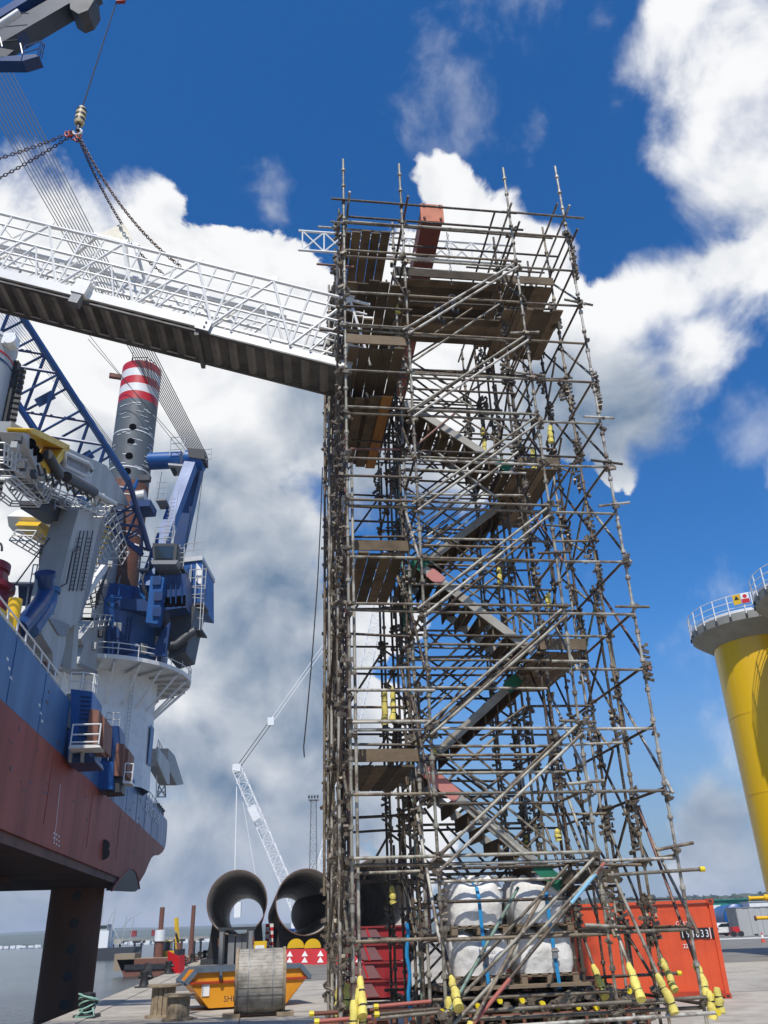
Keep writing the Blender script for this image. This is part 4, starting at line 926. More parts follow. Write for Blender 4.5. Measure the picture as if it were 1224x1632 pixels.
for a_, z_ in ((-.4,2.2),(.1,3.4),(.55,1.8),(.85,3.0),(-.7,3.4)): dr_ = ringpt(a_,1,0) - ringpt(a_,0,0); jb = obj('junction_box', MB().box(ringpt(a_, 6.15, zr+z_), (.3,.7,.9), (dr_, dr_.cross(UPV), UPV)), 'grey', cr); obj('box_lid', MB().box(ringpt(a_, 6.32, zr+z_), (.04,.55,.75), (dr_, dr_.cross(UPV), UPV)), 'midgrey', jb)
for i in range(9):
    a_ = -.9 + i*.24; obj('stiffener', MB().box(ringpt(a_, 5.95, zr+7.2), (.5,.08,1.2), (ringpt(a_,1,0)-ringpt(a_,0,0), (ringpt(a_,1,0)-ringpt(a_,0,0)).cross(UPV), UPV)), 'blue', cr)
for a_ in (-.9,-.5,-.1,.3,.7,1.1): obj('walkway_lamp', MB().box(ringpt(a_, 8.3, zr+1.25), (.25,.25,.2)), 'signwhite', cr)
for a_, z0, z1 in ((-.35,15.6,24.2),(.5,15.6,24.2)): 
    for o_ in (-.03,.03): rod('ladder_stile', ringpt(a_+o_, 5.5, z0), ringpt(a_+o_, 5.35, z1), .035, 'rail', cr, 5)
    for j in range(22): rod('ladder_rung', ringpt(a_-.03, 5.48, z0+j*.39), ringpt(a_+.03, 5.48, z0+j*.39), .025, 'rail', cr, 5)
for (x0,y0,x1,y1,Y) in ((300,905,300,945,77.3),(306,905,306,945,77.3),(262,925,262,962,73.8),(280,922,280,962,73.8),(272,922,272,962,73.8),(290,922,290,962,73.8)): rod('cladding_rib', PY(x0,y0,Y), PY(x1,y1,Y), .07, 'boomblue', cr, 5)
for x, y, Y in ((250,925,72.6),(252,950,72.6),(250,975,72.6)): obj('access_plate', MB().box(PY(x,y,Y), (.8,.1,.9)), 'boomblue', cr)
for k in range(7): obj('hose', MB().path([PY(236+k*1.2, 900, 74.2), PY(230-k*.8, 915+k, 73.4), PY(226+k*1.5, 935+k*2, 73.6), PY(234+k, 955, 73.9)], .05, 5), 'darkgrey', cr, True)
# A-frame, drum beam, ropes
for (a_, b_, m) in (((232,938,74.5),(304,742,78),'blue'),((284,880,82),(316,742,82),'boomblue'),((190,900,84),(186,742,84),'boomblue'),((182,860,78),(196,742,79),'blue')):  # front legs lighter blue, rear legs navy: their shade is painted in
    obj('a_frame_leg', MB().beam(aty(*a_), aty(*b_), 1.2, 1.3, V((0,-1,0))), m, cr)
obj('drum_beam', MB().tube(PY(178,738,80), PY(290,733,80), .98, 20), 'blue', cr, True)
obj('rope_drum', MB().tube(PY(296,733,79.4), PY(326,735,79.4), 1.12, 20), 'blue', cr, True); obj('rope_sheaves', slabY([(299,714),(326,716),(326,732),(300,728)], 78.2, 2), 'black', cr); obj('rope_sheaves', slabY([(176,719),(190,719),(190,733),(176,733)], 79, 2), 'black', cr)
railing([PY(270,727,78.6), PY(292,725,78.6)], 2.4, cr, 'rail', .05, (1,.66,.33), 1.2); railing([PY(325,737,78.8), PY(336,735,78.8), PY(336,735,81)], 1.6, cr, 'rail', .05, (1,.6,.2), 1)
obj('hang_platform', slabY([(268,738),(293,740),(293,743),(268,741)], 78.4, 2.4), 'grey', cr); obj('beam_bracket', slabY([(270,743),(280,743),(277,752),(274,752)], 79, 1), 'darkgrey', cr)
for (x0,y0,x1,y1,Y) in ((248,795,264,794,74.5),(246,868,276,866,73.5),(220,905,236,906,73.6)):
    obj('service_platform', slabY([(x0,y0),(x1,y1),(x1,y1+3),(x0,y0+3)], Y, 2), 'midgrey', cr); railing([PY(x0,y0,Y), PY(x1,y1,Y)], 1.9, cr, 'rail', .045, (1,.66,.33), .9)
for i in range(15):                                                       # ladder with hoops up the lit A-frame leg
    y = 795 + i*6; x = 271 - i*1.0; rod('ladder_rung', PY(x,y,74.2), PY(x+9,y,74.2), .04, 'rail', cr, 6)
for dx in (0, 9): rod('ladder_stile', PY(276+dx,780,74.2), PY(262+dx,878,74.2), .045, 'rail', cr, 6)
for (x0,y0,x1,y1,Y,h) in ((298,962,325,960,77,3.6),(300,1000,322,1002,77,4.2),(278,905,292,903,74,2)):
    obj('service_platform', slabY([(x0,y0),(x1,y1),(x1,y1+3),(x0,y0+3)], Y, 2.4), 'darkgrey', cr); railing([PY(x0,y0,Y), PY(x1,y1,Y)], h, cr, 'rail', .05, (1,.75,.5,.25), 1.2)
railing([PY(292,890,77.4), PY(322,886,77.4), PY(322,886,82)], 1.6, cr, 'rail', .045, (1,.5), 1.2)
for x in (318, 308, 300): rod('ladder_stile', PY(x,1004,76.8), PY(x+5,900,76.8), .05, 'rail', cr, 6)
obj('exhaust', MB().path([PY(268,1030,75.6), PY(282,1028,75.6), PY(300,1012,75.8), PY(310,1006,76)], .45, 10), 'darkgrey', cr, True)
# boom: four chords and lacing, running down to the left of the leg and up out of the picture
b0, b1 = aty(232, 880, 73.0), aty(-26, 486, 62.0)
bs = (b1-b0).normalized(); view = ((b0+b1)/2 - EYE).normalized(); upb = bs.cross(view).normalized(); sd = bs.cross(upb).normalized()
mid = b0.lerp(b1, .22)
lattice(b0, mid, .8, 4.6, 3, .26, .14, 'boomblue', cr, sd, upb, 'boom_chord', 'boom_lacing')
lattice(mid, b1 + bs*6, 4.6, 5.0, 7, .28, .16, 'boomblue', cr, sd, upb, 'boom_chord', 'boom_lacing')
for t in (.25, .38, .62): obj('boom_walkway', MB().beam(b0.lerp(b1,t) - upb*.9, b0.lerp(b1,t) + upb*.9, .9, .1, sd), 'boomblue', cr)
obj('boom_winch', MB().tube(PY(212,795,72.4), PY(232,792,72.4), .75, 14), 'rail', cr, True); obj('winch_base', slabY([(206,798),(240,796),(238,806),(208,808)], 71.6, 2.4), 'boomblue', cr)
obj('camera_arm', MB().path([PY(214,778,72), PY(219,766,72), PY(226,763,72)], .18, 8), 'blue', cr, True); obj('camera_lamp', MB().box(PY(231,763,72), (1.1,.6,.6)), 'darkgrey', cr)
for i in range(11):
    a_ = PY(299 + i*2.7, 716 + i*.3, 79.2); c_ = aty(-62 + i*6.2, 92 - i*1.5, 70)
    rod('luffing_rope', a_, c_, .06, 'rope', cr, 4)
for i in range(6): rod('luffing_rope', PY(178 + i*2.4, 720, 79.4), aty(-60 + i*6, 430, 70), .03, 'rope', cr, 4)
for a_, b_ in (((293,724,78.8),(-20,330,72)),((300,722,79),(140,540,74)),((312,752,79),(295,880,79)),((324,752,79),(308,880,79)),((258,752,80),(250,800,80))): rod('hoist_line', aty(*a_), aty(*b_), .035, 'rope', cr, 4)

# ------------------------------------------------------------------ grey pile gripper frames on deck
def gprism(poly, l, th): return MB().prism([hp(x, y, l) for x, y in poly], -HN*th)
def gpart(name, poly, l, th, m, par): return obj(name, gprism(poly, l, th), m, par)
def cage(poly, l, par, m='rail', r=.045, nu=5, nv=2, deep=1.6):
    """open railed walkway: a skewed four-sided cage of bars with depth"""
    a, b, c, d = [hp(x, y, l) for x, y in poly]
    for off in (0, -deep):
        o = HN*off
        for i in range(nu+1): t = i/nu; rod('cage_bar', a.lerp(b,t) + o, d.lerp(c,t) + o, r, m, par, 5)
        for j in range(nv+1): t = j/nv; rod('cage_bar', a.lerp(d,t) + o, b.lerp(c,t) + o, r, m, par, 5)
    for p in (a, b, c, d, a.lerp(b,.5), d.lerp(c,.5)): rod('cage_bar', p, p - HN*deep, r, m, par, 5)
g1 = thing('pile_gripper', 'light grey pile gripper with long railed head and yellow clamp, nearer one', 'pile gripper', hp(85,1070,-2), 'pile gripper frames')
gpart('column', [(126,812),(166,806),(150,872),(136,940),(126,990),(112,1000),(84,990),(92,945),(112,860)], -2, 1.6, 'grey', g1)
gpart('column_side', [(166,806),(172,812),(143,945),(126,992),(126,988),(136,940),(150,872)], -2.05, 2.2, 'midgrey', g1)  # darker grey paints in the shade on the column's right face
gpart('foot', [(80,978),(70,985),(66,1010),(84,1040),(84,1066),(92,1076),(104,1030),(107,1000),(95,985)], -1.8, 1.6, 'grey', g1); gpart('knee_plate', [(76,982),(112,996),(106,1014),(94,1012)], -1.7, .3, 'midgrey', g1)
gpart('strut', [(122,958),(128,960),(122,1066),(113,1066)], -2.2, .6, 'grey', g1)
for x0 in (118, 134): 
    for i in range(14): y = 858 + i*6.2; rod('ladder_rung', hp(x0 + 6 - i*.9, y, -1.88), hp(x0 + 13 - i*.9, y, -1.88), .04, 'darkgrey', g1, 5)
for dx in (0, 6, 12, 20): rod('pipe_run', hp(128+dx, 846, -1.85), hp(110+dx, 942, -1.85), .05, 'darkgrey', g1, 5)
obj('hose_bundle', MB().path([hp(128,872,-1.8), hp(116,880,-1.8), hp(112,900,-1.8), hp(106,930,-1.8), hp(92,938,-1.8)], .06, 6), 'darkgrey', g1, True)
gpart('head_beam', [(18,672),(60,694),(78,700),(170,742),(200,790),(206,806),(180,800),(100,750),(60,735),(40,706),(16,690)], -2.4, 1.4, 'grey', g1)
gpart('head_plate', [(36,690),(46,690),(74,748),(74,766),(62,760)], -1.2, 1.2, 'grey', g1)
for q in ((48,707),(54,718),(60,729)): obj('plate_hole', MB().tube(hp(*q,-1.22), hp(*q,-1.17), .30, 12), 'hole', g1)
for y in (0,1): gpart('clamp_arm', [(48,684),(56,683),(112,710),(108,718),(50,690)] if y == 0 else [(100,716),(110,712),(112,716),(94,740),(86,736)], -1.0, 1.2, 'yellow', g1)
gpart('clamp_pad', [(66,736),(84,740),(86,752),(74,756)], -1.1, 1.2, 'yellow', g1)
obj('ram', MB().tube(hp(76,724,-.9), hp(94,758,-.9), .30, 12), 'black', g1, True)
obj('long_ram', MB().tube(hp(106,760,-.9), hp(150,784,-.9), .34, 12), 'black', g1, True); obj('ram_rod', MB().tube(hp(150,784,-.9), hp(184,803,-.9), .17, 12), 'rail', g1, True)
oval = [hp(x, y, -.95) for x, y in [(104,722),(140,738),(147,748),(144,757),(134,758),(102,742)]]
obj('oval_frame', MB().path(oval + [oval[0]], .14, 8), 'rail', g1, True); gpart('oval_panel', [(104,724),(140,740),(145,750),(134,756),(104,740)], -1.2, .3, 'midgrey', g1)
gpart('underframe', [(8,700),(30,712),(52,760),(96,790),(118,800),(110,812),(70,790),(22,752),(8,740)], -2.8, 1.2, 'darkgrey', g1)
gpart('underframe', [(60,800),(120,820),(124,832),(100,836),(64,812)], -3.2, 1.2, 'black', g1)
cage([(8,706),(44,730),(40,760),(6,738)], -1.6, g1, nu=6, nv=3); cage([(36,734),(52,728),(76,760),(62,782)], -1.4, g1, nu=3, nv=4); cage([(62,782),(84,752),(96,764),(76,802)], -1.4, g1, nu=2, nv=4)
cage([(84,766),(178,808),(168,824),(80,786)], -1.2, g1, nu=9, nv=2); cage([(8,764),(24,760),(66,800),(62,808)], -1.6, g1, nu=2, nv=4); cage([(160,824),(180,806),(206,880),(194,900)], -1.3, g1, nu=3, nv=6)
g2 = thing('pile_gripper', 'light grey pile gripper with splayed legs, the one beside the blue crane drum', 'pile gripper', hp(165,1060,-4), 'pile gripper frames')
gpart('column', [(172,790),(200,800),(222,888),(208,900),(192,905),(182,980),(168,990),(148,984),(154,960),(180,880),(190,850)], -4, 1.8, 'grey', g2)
gpart('column_side', [(200,800),(206,806),(226,885),(200,940),(182,985),(180,975),(194,905),(222,888)], -3.9, 1.8, 'midgrey', g2)  # right face shaded by a darker grey, like the nearer column
gpart('foot', [(150,990),(178,985),(164,1050),(150,1074),(122,1062),(134,1030),(128,1018)], -3.6, 1.8, 'grey', g2); gpart('foot_plate', [(124,1058),(128,1056),(156,1070),(154,1076)], -3.3, 2.2, 'midgrey', g2)
cage([(170,810),(184,812),(152,905),(140,900)], -3.4, g2, 'rail', .05, 2, 12, 1.4); cage([(196,904),(224,912),(224,946),(184,946)], -3.6, g2, 'rail', .05, 4, 4, 2)
cage([(152,978),(184,982),(180,996),(148,1000)], -3.2, g2, 'rail', .05, 4, 2, 2); cage([(142,934),(158,926),(166,960),(146,968)], -3.3, g2, 'darkgrey', .05, 2, 5, 1)
gpart('walkway_floor', [(178,946),(190,908),(226,940),(216,956),(190,956)], -4.2, 1.4, 'midgrey', g2)
gpart('clamp_arm', [(60,838),(66,832),(112,862),(108,872),(84,860)], -5.5, 1.6, 'yellow', g2); gpart('clamp_arm', [(104,862),(118,838),(122,842),(112,872)], -5.3, 1.6, 'yellow', g2)
gpart('head_box', [(56,824),(70,814),(120,838),(110,866),(64,848),(58,840)], -6, 2, 'white', g2); cage([(48,862),(58,846),(104,880),(92,890)], -5.2, g2, 'rail', .05, 3, 5, 1.4)
gpart('head_post', [(88,868),(104,872),(98,915),(86,915)], -5.6, 1.2, 'darkgrey', g2)
gpart('diagonal', [(136,950),(140,955),(172,905),(168,900)], -3.2, .4, 'signwhite', g2)
for i in range(8): y = 842 + i*8; rod('ladder_rung', hp(180 - i*3.2, y, -3.0), hp(170 - i*3.2, y - 3, -3.0), .07, 'yellow', g2, 5)
for k in range(9):                                                       # hoses and small gear hung about the gripper heads
    x0 = 60 + k*11; obj('hose', MB().path([hp(x0, 742 + k*5, -1.0), hp(x0 + 4, 758 + k*5 + (k % 3)*4, -1.1), hp(x0 + 12, 756 + k*5, -1.0)], .07, 5), 'black', g1, True)
for k, (x, y) in enumerate(((30,700),(24,712),(92,752),(120,770),(140,778),(164,792),(66,776),(54,756),(36,744),(150,800),(100,800),(84,806))): obj('valve_block', MB().box(hp(x, y, -1.05), (.35 + .12*(k % 2), .3, .34), (HQ, HN, V((0,0,1)))), ('darkgrey','grey','midgrey','darkgrey')[k % 4], g1)
for k in range(8): obj('floor_grating_bar', MB().beam(hp(88 + k*11, 786 + k*5, -1.2), hp(84 + k*11, 792 + k*5, -2.6), .08, .06), 'midgrey', g1)
for k, (x, y) in enumerate(((150,830),(160,846),(176,900),(170,930),(160,1010),(150,1030))): obj('valve_block', MB().box(hp(x, y, -3.4), (.5,.4,.6), (HQ, HN, V((0,0,1)))), ('midgrey','darkgrey','grey')[k % 3], g2)
for k in range(5): obj('hose', MB().path([hp(176 - k*3, 900 + k*6, -3.4), hp(166 - k*3, 925 + k*6, -3.2), hp(160 - k*2, 950 + k*5, -3.4)], .06, 5), 'black', g2, True)
# blue bent pipes, red buoy housing, yellow post on the deck edge
for i, (pts, r) in enumerate([([(72,915),(73,945),(62,965),(30,1003)], .46), ([(82,940),(78,965),(64,985),(50,1006)], .44)]):
    q = [hp(x, y, -1.2 - i*.5) for x, y in pts]; e = [q[0]] + [q[0].lerp(q[1], t) for t in (.5,.85)] + [q[1].lerp(q[2], .25), q[2]] + [q[2].lerp(q[3], t) for t in (.5,1)]
    tag(obj('vent_pipe', MB().path(e, r, 14).tube(e[0] - (e[1]-e[0]).normalized()*.1, e[0] + (e[1]-e[0]).normalized()*.2, r*1.25, 14), 'boomblue' if i == 0 else 'hullblue', None, True), ('taller bent blue pipe standing on the ship deck with a flared top' if i == 0 else 'shorter bent blue pipe standing on the ship deck, lower right one'), 'pipe')
ps = thing('stair_tower', 'small dark blue stair tower with railed top on the ship deck', 'stair tower', hp(56,960,-5))
gpart('top_platform', [(46,930),(76,928),(76,934),(48,934)], -4.4, 2, 'boomblue', ps)
for x in (53, 64): gpart('stair_side', [(x,934),(x+3,934),(x+4,966),(x+1,966)], -4.6, 1, 'boomblue', ps)
for i in range(7): gpart('stair_tread', [(54,938+i*4),(66,938+i*4),(66,939.4+i*4),(54,939.4+i*4)], -4.6, 1, 'rail', ps)
railing([hp(48,930,-4.6), hp(74,929,-4.6)], 1.4, ps, 'rail', .045, (1,.5), 1); rod('post', hp(46,934,-4.6), hp(40,980,-4.6), .06, 'rail', ps)
q = hp(-26, 960, -4); rb = thing('red_ventilator', 'dark red domed ventilator with flange behind the bulwark at the left edge', 'ventilator', q)
obj('housing', MB().lathe((q.x,q.y,q.z-1), [(0,-1),(1.3,-1),(1.3,1.0),(1.2,1.6),(1.5,1.7),(1.5,2.0),(1.1,2.2),(.95,2.8),(1.05,2.85),(1.05,3.3),(.6,3.5),(0,3.55)], 24), 'darkred', rb, True)
obj('lifting_eye', MB().path([q + V((.2+.25*math.cos(t),0,3.1+.5*math.sin(t))) for t in [j*.5 for j in range(7)]], .07, 6), 'darkgrey', rb, True)
rod('stay_wire', hp(16,943,-2), hp(98,832,-4), .045, 'rope', rb)
q = hp(20, 985, -1.2); yb = thing('yellow_post', 'short fat yellow post behind a white rail at the left edge of the deck', 'post', q)
obj('post_body', MB().tube(q - V((0,0,.6)), q + V((0,0,1.0)), .34, 18), 'tpyellow', yb, True); obj('post_base', MB().box(q - V((.4,1.2,.7)), (1.2,2.4,1.2)), 'yellow', yb)

# ------------------------------------------------------------------ things on the quay
UP = V((0,0,1))
# bulk bags on pallets on the timber deck of the tower
def bag_mat():
    m, t, b = new_mat('white_woven_bag')
    p = t.n('ShaderNodeNewGeometry').outputs['Position']
    n = t.noise(p, 3.0, 6, .6, .4).outputs[0]
    t.put(b.inputs['Base Color'], t.mix(t.smooth(n, .45, .75), (.78,.77,.74,1), (.60,.58,.53,1))); b.inputs['Roughness'].default_value = .7
    bp = t.n('ShaderNodeBump'); bp.inputs['Strength'].default_value = .6; bp.inputs['Distance'].default_value = .035
    t.put(bp.inputs['Height'], t.noise(p, 5.0, 4, .5, .6).outputs[0]); t.put(b.inputs['Normal'], bp.outputs[0]); return m
M['bag'] = bag_mat()
from mathutils import noise as mnoise
def pallet(x, d, z, wd, label):
    t = thing('pallet', label, 'pallet', T(x, d, z), 'pallets under the bulk bags')
    for o in (-.42, 0, .42):
        for q in (-.4, 0, .4): plank('block', T(x + o*wd/.95, d + q - .06, z + .05), T(x + o*wd/.95, d + q + .06, z + .05), .1, .078, 'wood', t)
    for o in (-.4, 0, .4): plank('stringer_board', T(x - wd/2, d + o, z + .1), T(x + wd/2, d + o, z + .1), .1, .02, 'wood', t)
    for i in range(6): plank('deck_board', T(x - wd/2 + .06 + i*(wd-.12)/5, d - .46, z + .121), T(x - wd/2 + .06 + i*(wd-.12)/5, d + .46, z + .121), .11, .02, 'wood', t)
    for o in (-.42, 0, .42): plank('bottom_board', T(x + o*wd/.95, d - .46, z + .001), T(x + o*wd/.95, d + .46, z + .001), .1, .018, 'wood', t)
    return t
def bag(x, d, z, wd, ht, label, seed, prints=()):
    t = thing('bulk_bag', label, 'bulk bag', T(x, d, z), 'white bulk bags'); nu, nv = 44, 18; vs = []; fs = []
    for j in range(nv+1):
        v = j/nv
        for i in range(nu):
            a = 2*math.pi*i/nu; c, s_ = math.cos(a), math.sin(a)
            sq = 1/max(abs(c)**4.4 + abs(s_)**4.4, 1e-6)**(1/4.4)
            rr_ = (.5*wd)*(.94 + .09*math.sin(math.pi*min(1, v*1.05))) * (1 if v < .82 else (1 - ((v-.82)/.18)**2*.62))
            z_ = ht*(v if v < .82 else .82 + (v-.82)*.75) + (.17*ht*max(0, (abs(c*s_)*2)**2 - .25) if v > .7 else 0)
            pt = V((c*sq*rr_, s_*sq*rr_*.95, z_)); nn = mnoise.fractal(pt*3.1 + V((seed,0,0)), 1, 2, 4)*.030 + .012*math.sin(a*9 + seed + v*5)*(v > .6) + .010*math.sin(a*14 + seed*2 - v*9)*(v < .3)
            pt += V((c,s_,0))*nn; vs.append(T(x + pt.x, d + pt.y, z + max(0, pt.z)))
        fs += [(j*nu+i, j*nu+(i+1) % nu, (j+1)*nu+(i+1) % nu, (j+1)*nu+i) for i in range(nu)] if j < nv else []
    vs.append(T(x, d, z + ht*.96)); k = nv*nu; fs += [(k+i, k+(i+1) % nu, len(vs)-1) for i in range(nu)]; fs.append(tuple(range(nu-1,-1,-1)))
    b = obj('bag_body', MB().add(vs, fs), 'bag', t, True)
    for sx, sy in ((-1,-1),(1,-1),(1,1),(-1,1)):
        q = random.Random(seed + sx*3 + sy); p0 = T(x + sx*wd*.44, d + sy*wd*.40, z + ht*.80); pk = T(x + sx*wd*.26 + q.uniform(-.1,.1), d + sy*wd*.26, z + ht*(1.08 + q.random()*.08)); p1 = T(x + sx*wd*.1, d + sy*wd*.36, z + ht*.84)
        pts = [p0.lerp(pk, t_) if t_ <= 1 else pk.lerp(p1, t_-1) for t_ in [i/6 for i in range(13)]]; mb = MB()
        w_ = E1*.035
        for p, q_ in zip(pts, pts[1:]): mb.hexa([p - w_, p + w_, p + w_ + E2*.008, p - w_ + E2*.008, q_ - w_, q_ + w_, q_ + w_ + E2*.008, q_ - w_ + E2*.008])
        obj('lifting_loop', mb, 'bag', t)
    mb = MB().path([T(x + .05*math.sin(i), d, z + ht*(.9 + .05*i)) for i in range(5)], [.16,.09,.06,.09,.05], 8); obj('neck', mb, 'bag', t, True)
    for (body, sz, dx, dz, m) in prints:
        text('print', body, sz, T(x + dx, d - wd*.50 - .045, z + dz), E1, UP, m, t, .004)
BZ = 1.10
dk = thing('timber_deck', 'rough timber deck on tubes carrying the bulk bags inside the scaffold foot', 'deck', T(2.7, 1.9, 1.02))
for i in range(7): plank('deck_plank', T(1.45, 1.34 + i*.2, 1.055), T(3.95, 1.34 + i*.2, 1.055), .19, .05, 'wood', dk)
for x, i in ((2.18,0),(3.27,1)):
    pallet(x, 1.82, 1.085, .96, ('lower pallet under the printed bag on the left' , 'lower pallet under the plain bulging bag on the right')[i])
    bag(x, 1.82, 1.22, .95, .60, ('lower left bulk bag with blue print behind a blue strap','lower right plain bulk bag bulging over its pallet')[i], 3 + i*4, [('BULK', .075, -.06, .40, 'letterblue'), ('MINERALS', .06, -.06, .30, 'letterblue'), ('1000 KG', .06, -.02, .12, 'letterblue')] if i == 0 else ())
    pallet(x + .01, 1.82, 1.80, .96, ('upper pallet between the two left bags','upper pallet between the two right bags')[i])
    bag(x, 1.82, 1.935, .92, .66, ('upper left bulk bag tied at its neck, split by a blue strap','upper right bulk bag with peaked corners and faint print')[i], 9 + i*5, [('BULK', .07, .08, .36, 'letterblue'), ('KEEP DRY', .055, .08, .22, 'letterblue')] if i else ())
for i, x in enumerate((2.19, 3.33)):
    pts = [T(x, 2.3, 2.5), T(x, 1.7, 2.58), T(x, 1.42, 2.5), T(x, 1.30, 2.35), T(x + .01, 1.29, 1.9), T(x + .03, 1.29, 1.4), T(x + .05, 1.27, 1.0)]
    mb = MB()
    for p, q in zip(pts, pts[1:]): mb.hexa([p - E1*.028, p + E1*.028, p + E1*.028 + E2*.006, p - E1*.028 + E2*.006, q - E1*.028, q + E1*.028, q + E1*.028 + E2*.006, q - E1*.028 + E2*.006])
    s = obj('ratchet_strap', mb, 'strap'); tag(s, ('left blue ratchet strap over the white bulk bags' if i == 0 else 'right blue ratchet strap over the white bulk bags'), 'strap')
    bk = obj('ratchet', MB().box(T(x + .03, 1.27, 1.5 if i else 1.45), (.085,.05,.15), (E1,E2,UP)).tube(T(x - .03,1.25,1.53), T(x + .09,1.25,1.53), .018, 8), 'midgrey', s)
mb = MB().path([T(.98 + .02*math.sin(i*1.3), 1.3, 2.0 - i*.12) for i in range(12)], .03, 6)
tag(obj('strap', mb, 'strap'), 'loose blue strap hanging between the left standards of the scaffold foot', 'strap')
# rusty base frames at the left foot
def base_frame(x0, x1, d, z, label, n):
    f = thing('base_frame', label, 'frame', T((x0+x1)/2, d, 0), 'rusty base frames')
    for zz in (z, z*.42): rod('rail', T(x0, d, zz), T(x1, d, zz), .028, 'rust', f); rod('rail', T(x0, d + .75, zz), T(x1, d + .75, zz), .028, 'rust', f)
    for i in range(n+1):
        x = x0 + (x1-x0)*i/n
        for dd in (0, .75): plank('upright', T(x, d + dd, .01), T(x, d + dd, z - .02), .05, .05, 'rust', f, E2)
        rod('cross_rail', T(x, d, z*.42), T(x, d + .75, z*.42), .022, 'rust', f, 6)
    return f
base_frame(-.62, .55, -.1, .72, 'low rusty frame standing out left of the scaffold foot', 3)
base_frame(.35, 1.75, .55, .82, 'low rusty frame inside the left bay of the scaffold foot', 5)
base_frame(2.0, 4.6, .9, .70, 'low rusty frame below the timber deck with the bags', 8)
base_frame(3.9, 5.0, 2.2, .75, 'low rusty frame inside the right bay of the scaffold foot', 4)
pt = thing('painted_pipes', 'red and grey loose pipes lying across the rusty frames, yellow capped', 'pipes', T(.6, -.1, .75))
for (a, b, m) in [((-.45,.5,.78),(.3,.52,.80),'bandred'),((-.5,1.0,.84),(.4,1.02,.85),'rust'),((.45,.9,.9),(1.25,.95,.93),'bandred'),((.4,.4,.84),(1.3,.42,.87),'tube')]:
    rod('pipe', T(*a), T(*b), .03, m, pt); obj('end_cap', MB().tube(T(*a), T(a[0]-.07,a[1],a[2]), .038, 8), 'yellowcap', pt)
# clutter under the deck: steel plates, brackets, packers
q = random.Random(11); mb = MB()
for _ in range(420):
    x = q.uniform(1.5,5.0); d = q.uniform(.9,4.6); z = q.uniform(.08,.95); mb.stamp(CV, CF, Matrix.Translation(T(x,d,z)) @ Matrix.Rotation(q.uniform(0,6), 4, 'Z') @ Matrix.Rotation(q.uniform(-1,1), 4, 'X') @ Matrix.Scale(q.uniform(1,2.4), 4))
o = obj('loose_fittings', mb, 'coupler', None, False, False, kind='stuff'); o['label'] = 'heap of loose rusty clamps and fittings under the timber deck'; o['category'] = 'fittings'
tag(obj('spoil_heap', MB().path([T(1.2,2.0,.0), T(1.5,2.1,.4), T(1.9,2.1,.72), T(2.4,2.1,.5), T(2.8,2.1,.0)], [.05,.4,.5,.45,.05], 9), 'black', None), 'dark bundle of sheeting heaped behind the rusty frames', 'sheeting')
# yellow-capped tubes and a foam bolster stack are part of the tower; red container behind
cx0, cx1, cy, cz = 2.76, 8.82, 25.75, 2.42
ct = thing('shipping_container', 'orange red shipping container with white number panel behind the scaffold', 'container', ((cx0+cx1)/2, cy + 1.2, 0))
CXA = V((math.cos(R(-1.5)), math.sin(R(-1.5)), 0)); CYA = V((-CXA.y, CXA.x, 0)); cO = V((cx1, cy, 0))
def Cn(x, y, z): return cO + CXA*(x - 6.06) + CYA*y + V((0,0,z))
for i in range(12):
    x0 = .12 + i*.485; mb = MB()
    prof = [(0,.05),(.17,.05),(.20,.062),(.45,.062),(.485,.05)]
    for (xa, ya), (xb, yb) in zip(prof, prof[1:]): mb.add([Cn(x0+xa,ya,.16), Cn(x0+xb,yb,.16), Cn(x0+xb,yb,cz-.28), Cn(x0+xa,ya,cz-.28)], [(0,1,2,3)])
    obj('side_panel', mb, 'contred', ct)
for y in (0, 2.38):
    for x in (0, 5.94): obj('corner_post', MB().hexa([Cn(x,y,.12), Cn(x+.12,y,.12), Cn(x+.12,y+.1,.12), Cn(x,y+.1,.12), Cn(x,y,cz-.12), Cn(x+.12,y,cz-.12), Cn(x+.12,y+.1,cz-.12), Cn(x,y+.1,cz-.12)]), 'contred', ct)
    for x in (-.01, 5.91):
        for z in (.0, cz-.12): cc = obj('corner_casting', MB().box(Cn(x+.08,y+.06,z+.06), (.18,.17,.12), (CXA,CYA,UP)), 'contdark', ct); obj('casting_hole', MB().box(Cn(x+.08,y-.026,z+.06), (.07,.01,.055), (CXA,CYA,UP)), 'black', cc)
obj('top_panel', MB().box(Cn(3.03,.075,cz-.20), (5.82,.03,.17), (CXA,CYA,UP)), 'contred', ct)
obj('top_rail', MB().box(Cn(3.03,.05,cz-.06), (5.8,.1,.08), (CXA,CYA,UP)), 'contred', ct); obj('bottom_rail', MB().box(Cn(3.03,.04,.12), (5.8,.1,.14), (CXA,CYA,UP)), 'contdark', ct)
obj('roof', MB().box(Cn(3.03,1.22,cz-.05), (5.9,2.3,.04), (CXA,CYA,UP)), 'contred', ct); obj('rear_wall', MB().box(Cn(3.03,2.4,cz/2), (5.9,.04,cz-.3), (CXA,CYA,UP)), 'contred', ct)
for x in (.04, 6.02): obj('end_wall', MB().box(Cn(x,1.22,cz/2), (.05,2.2,cz-.3), (CXA,CYA,UP)), 'contred', ct)
tx = 4.98
text('lettering', 'COLU', .15, Cn(tx-.04,.032,1.78), CXA, UP, 'letterwhite', ct, .003, sx=.95)
for i, ch in enumerate(('1','5','4','8','3','3')):
    dg = obj('number_plate', MB().box(Cn(tx + .10 + i*.135,.036,1.57), (.128,.012,.27), (CXA,CYA,UP)), 'letterblack', ct); text('digit', ch, .26, Cn(tx + .055 + i*.135,.028,1.475), CXA, UP, 'letterwhite', dg, .002, sx=.75)
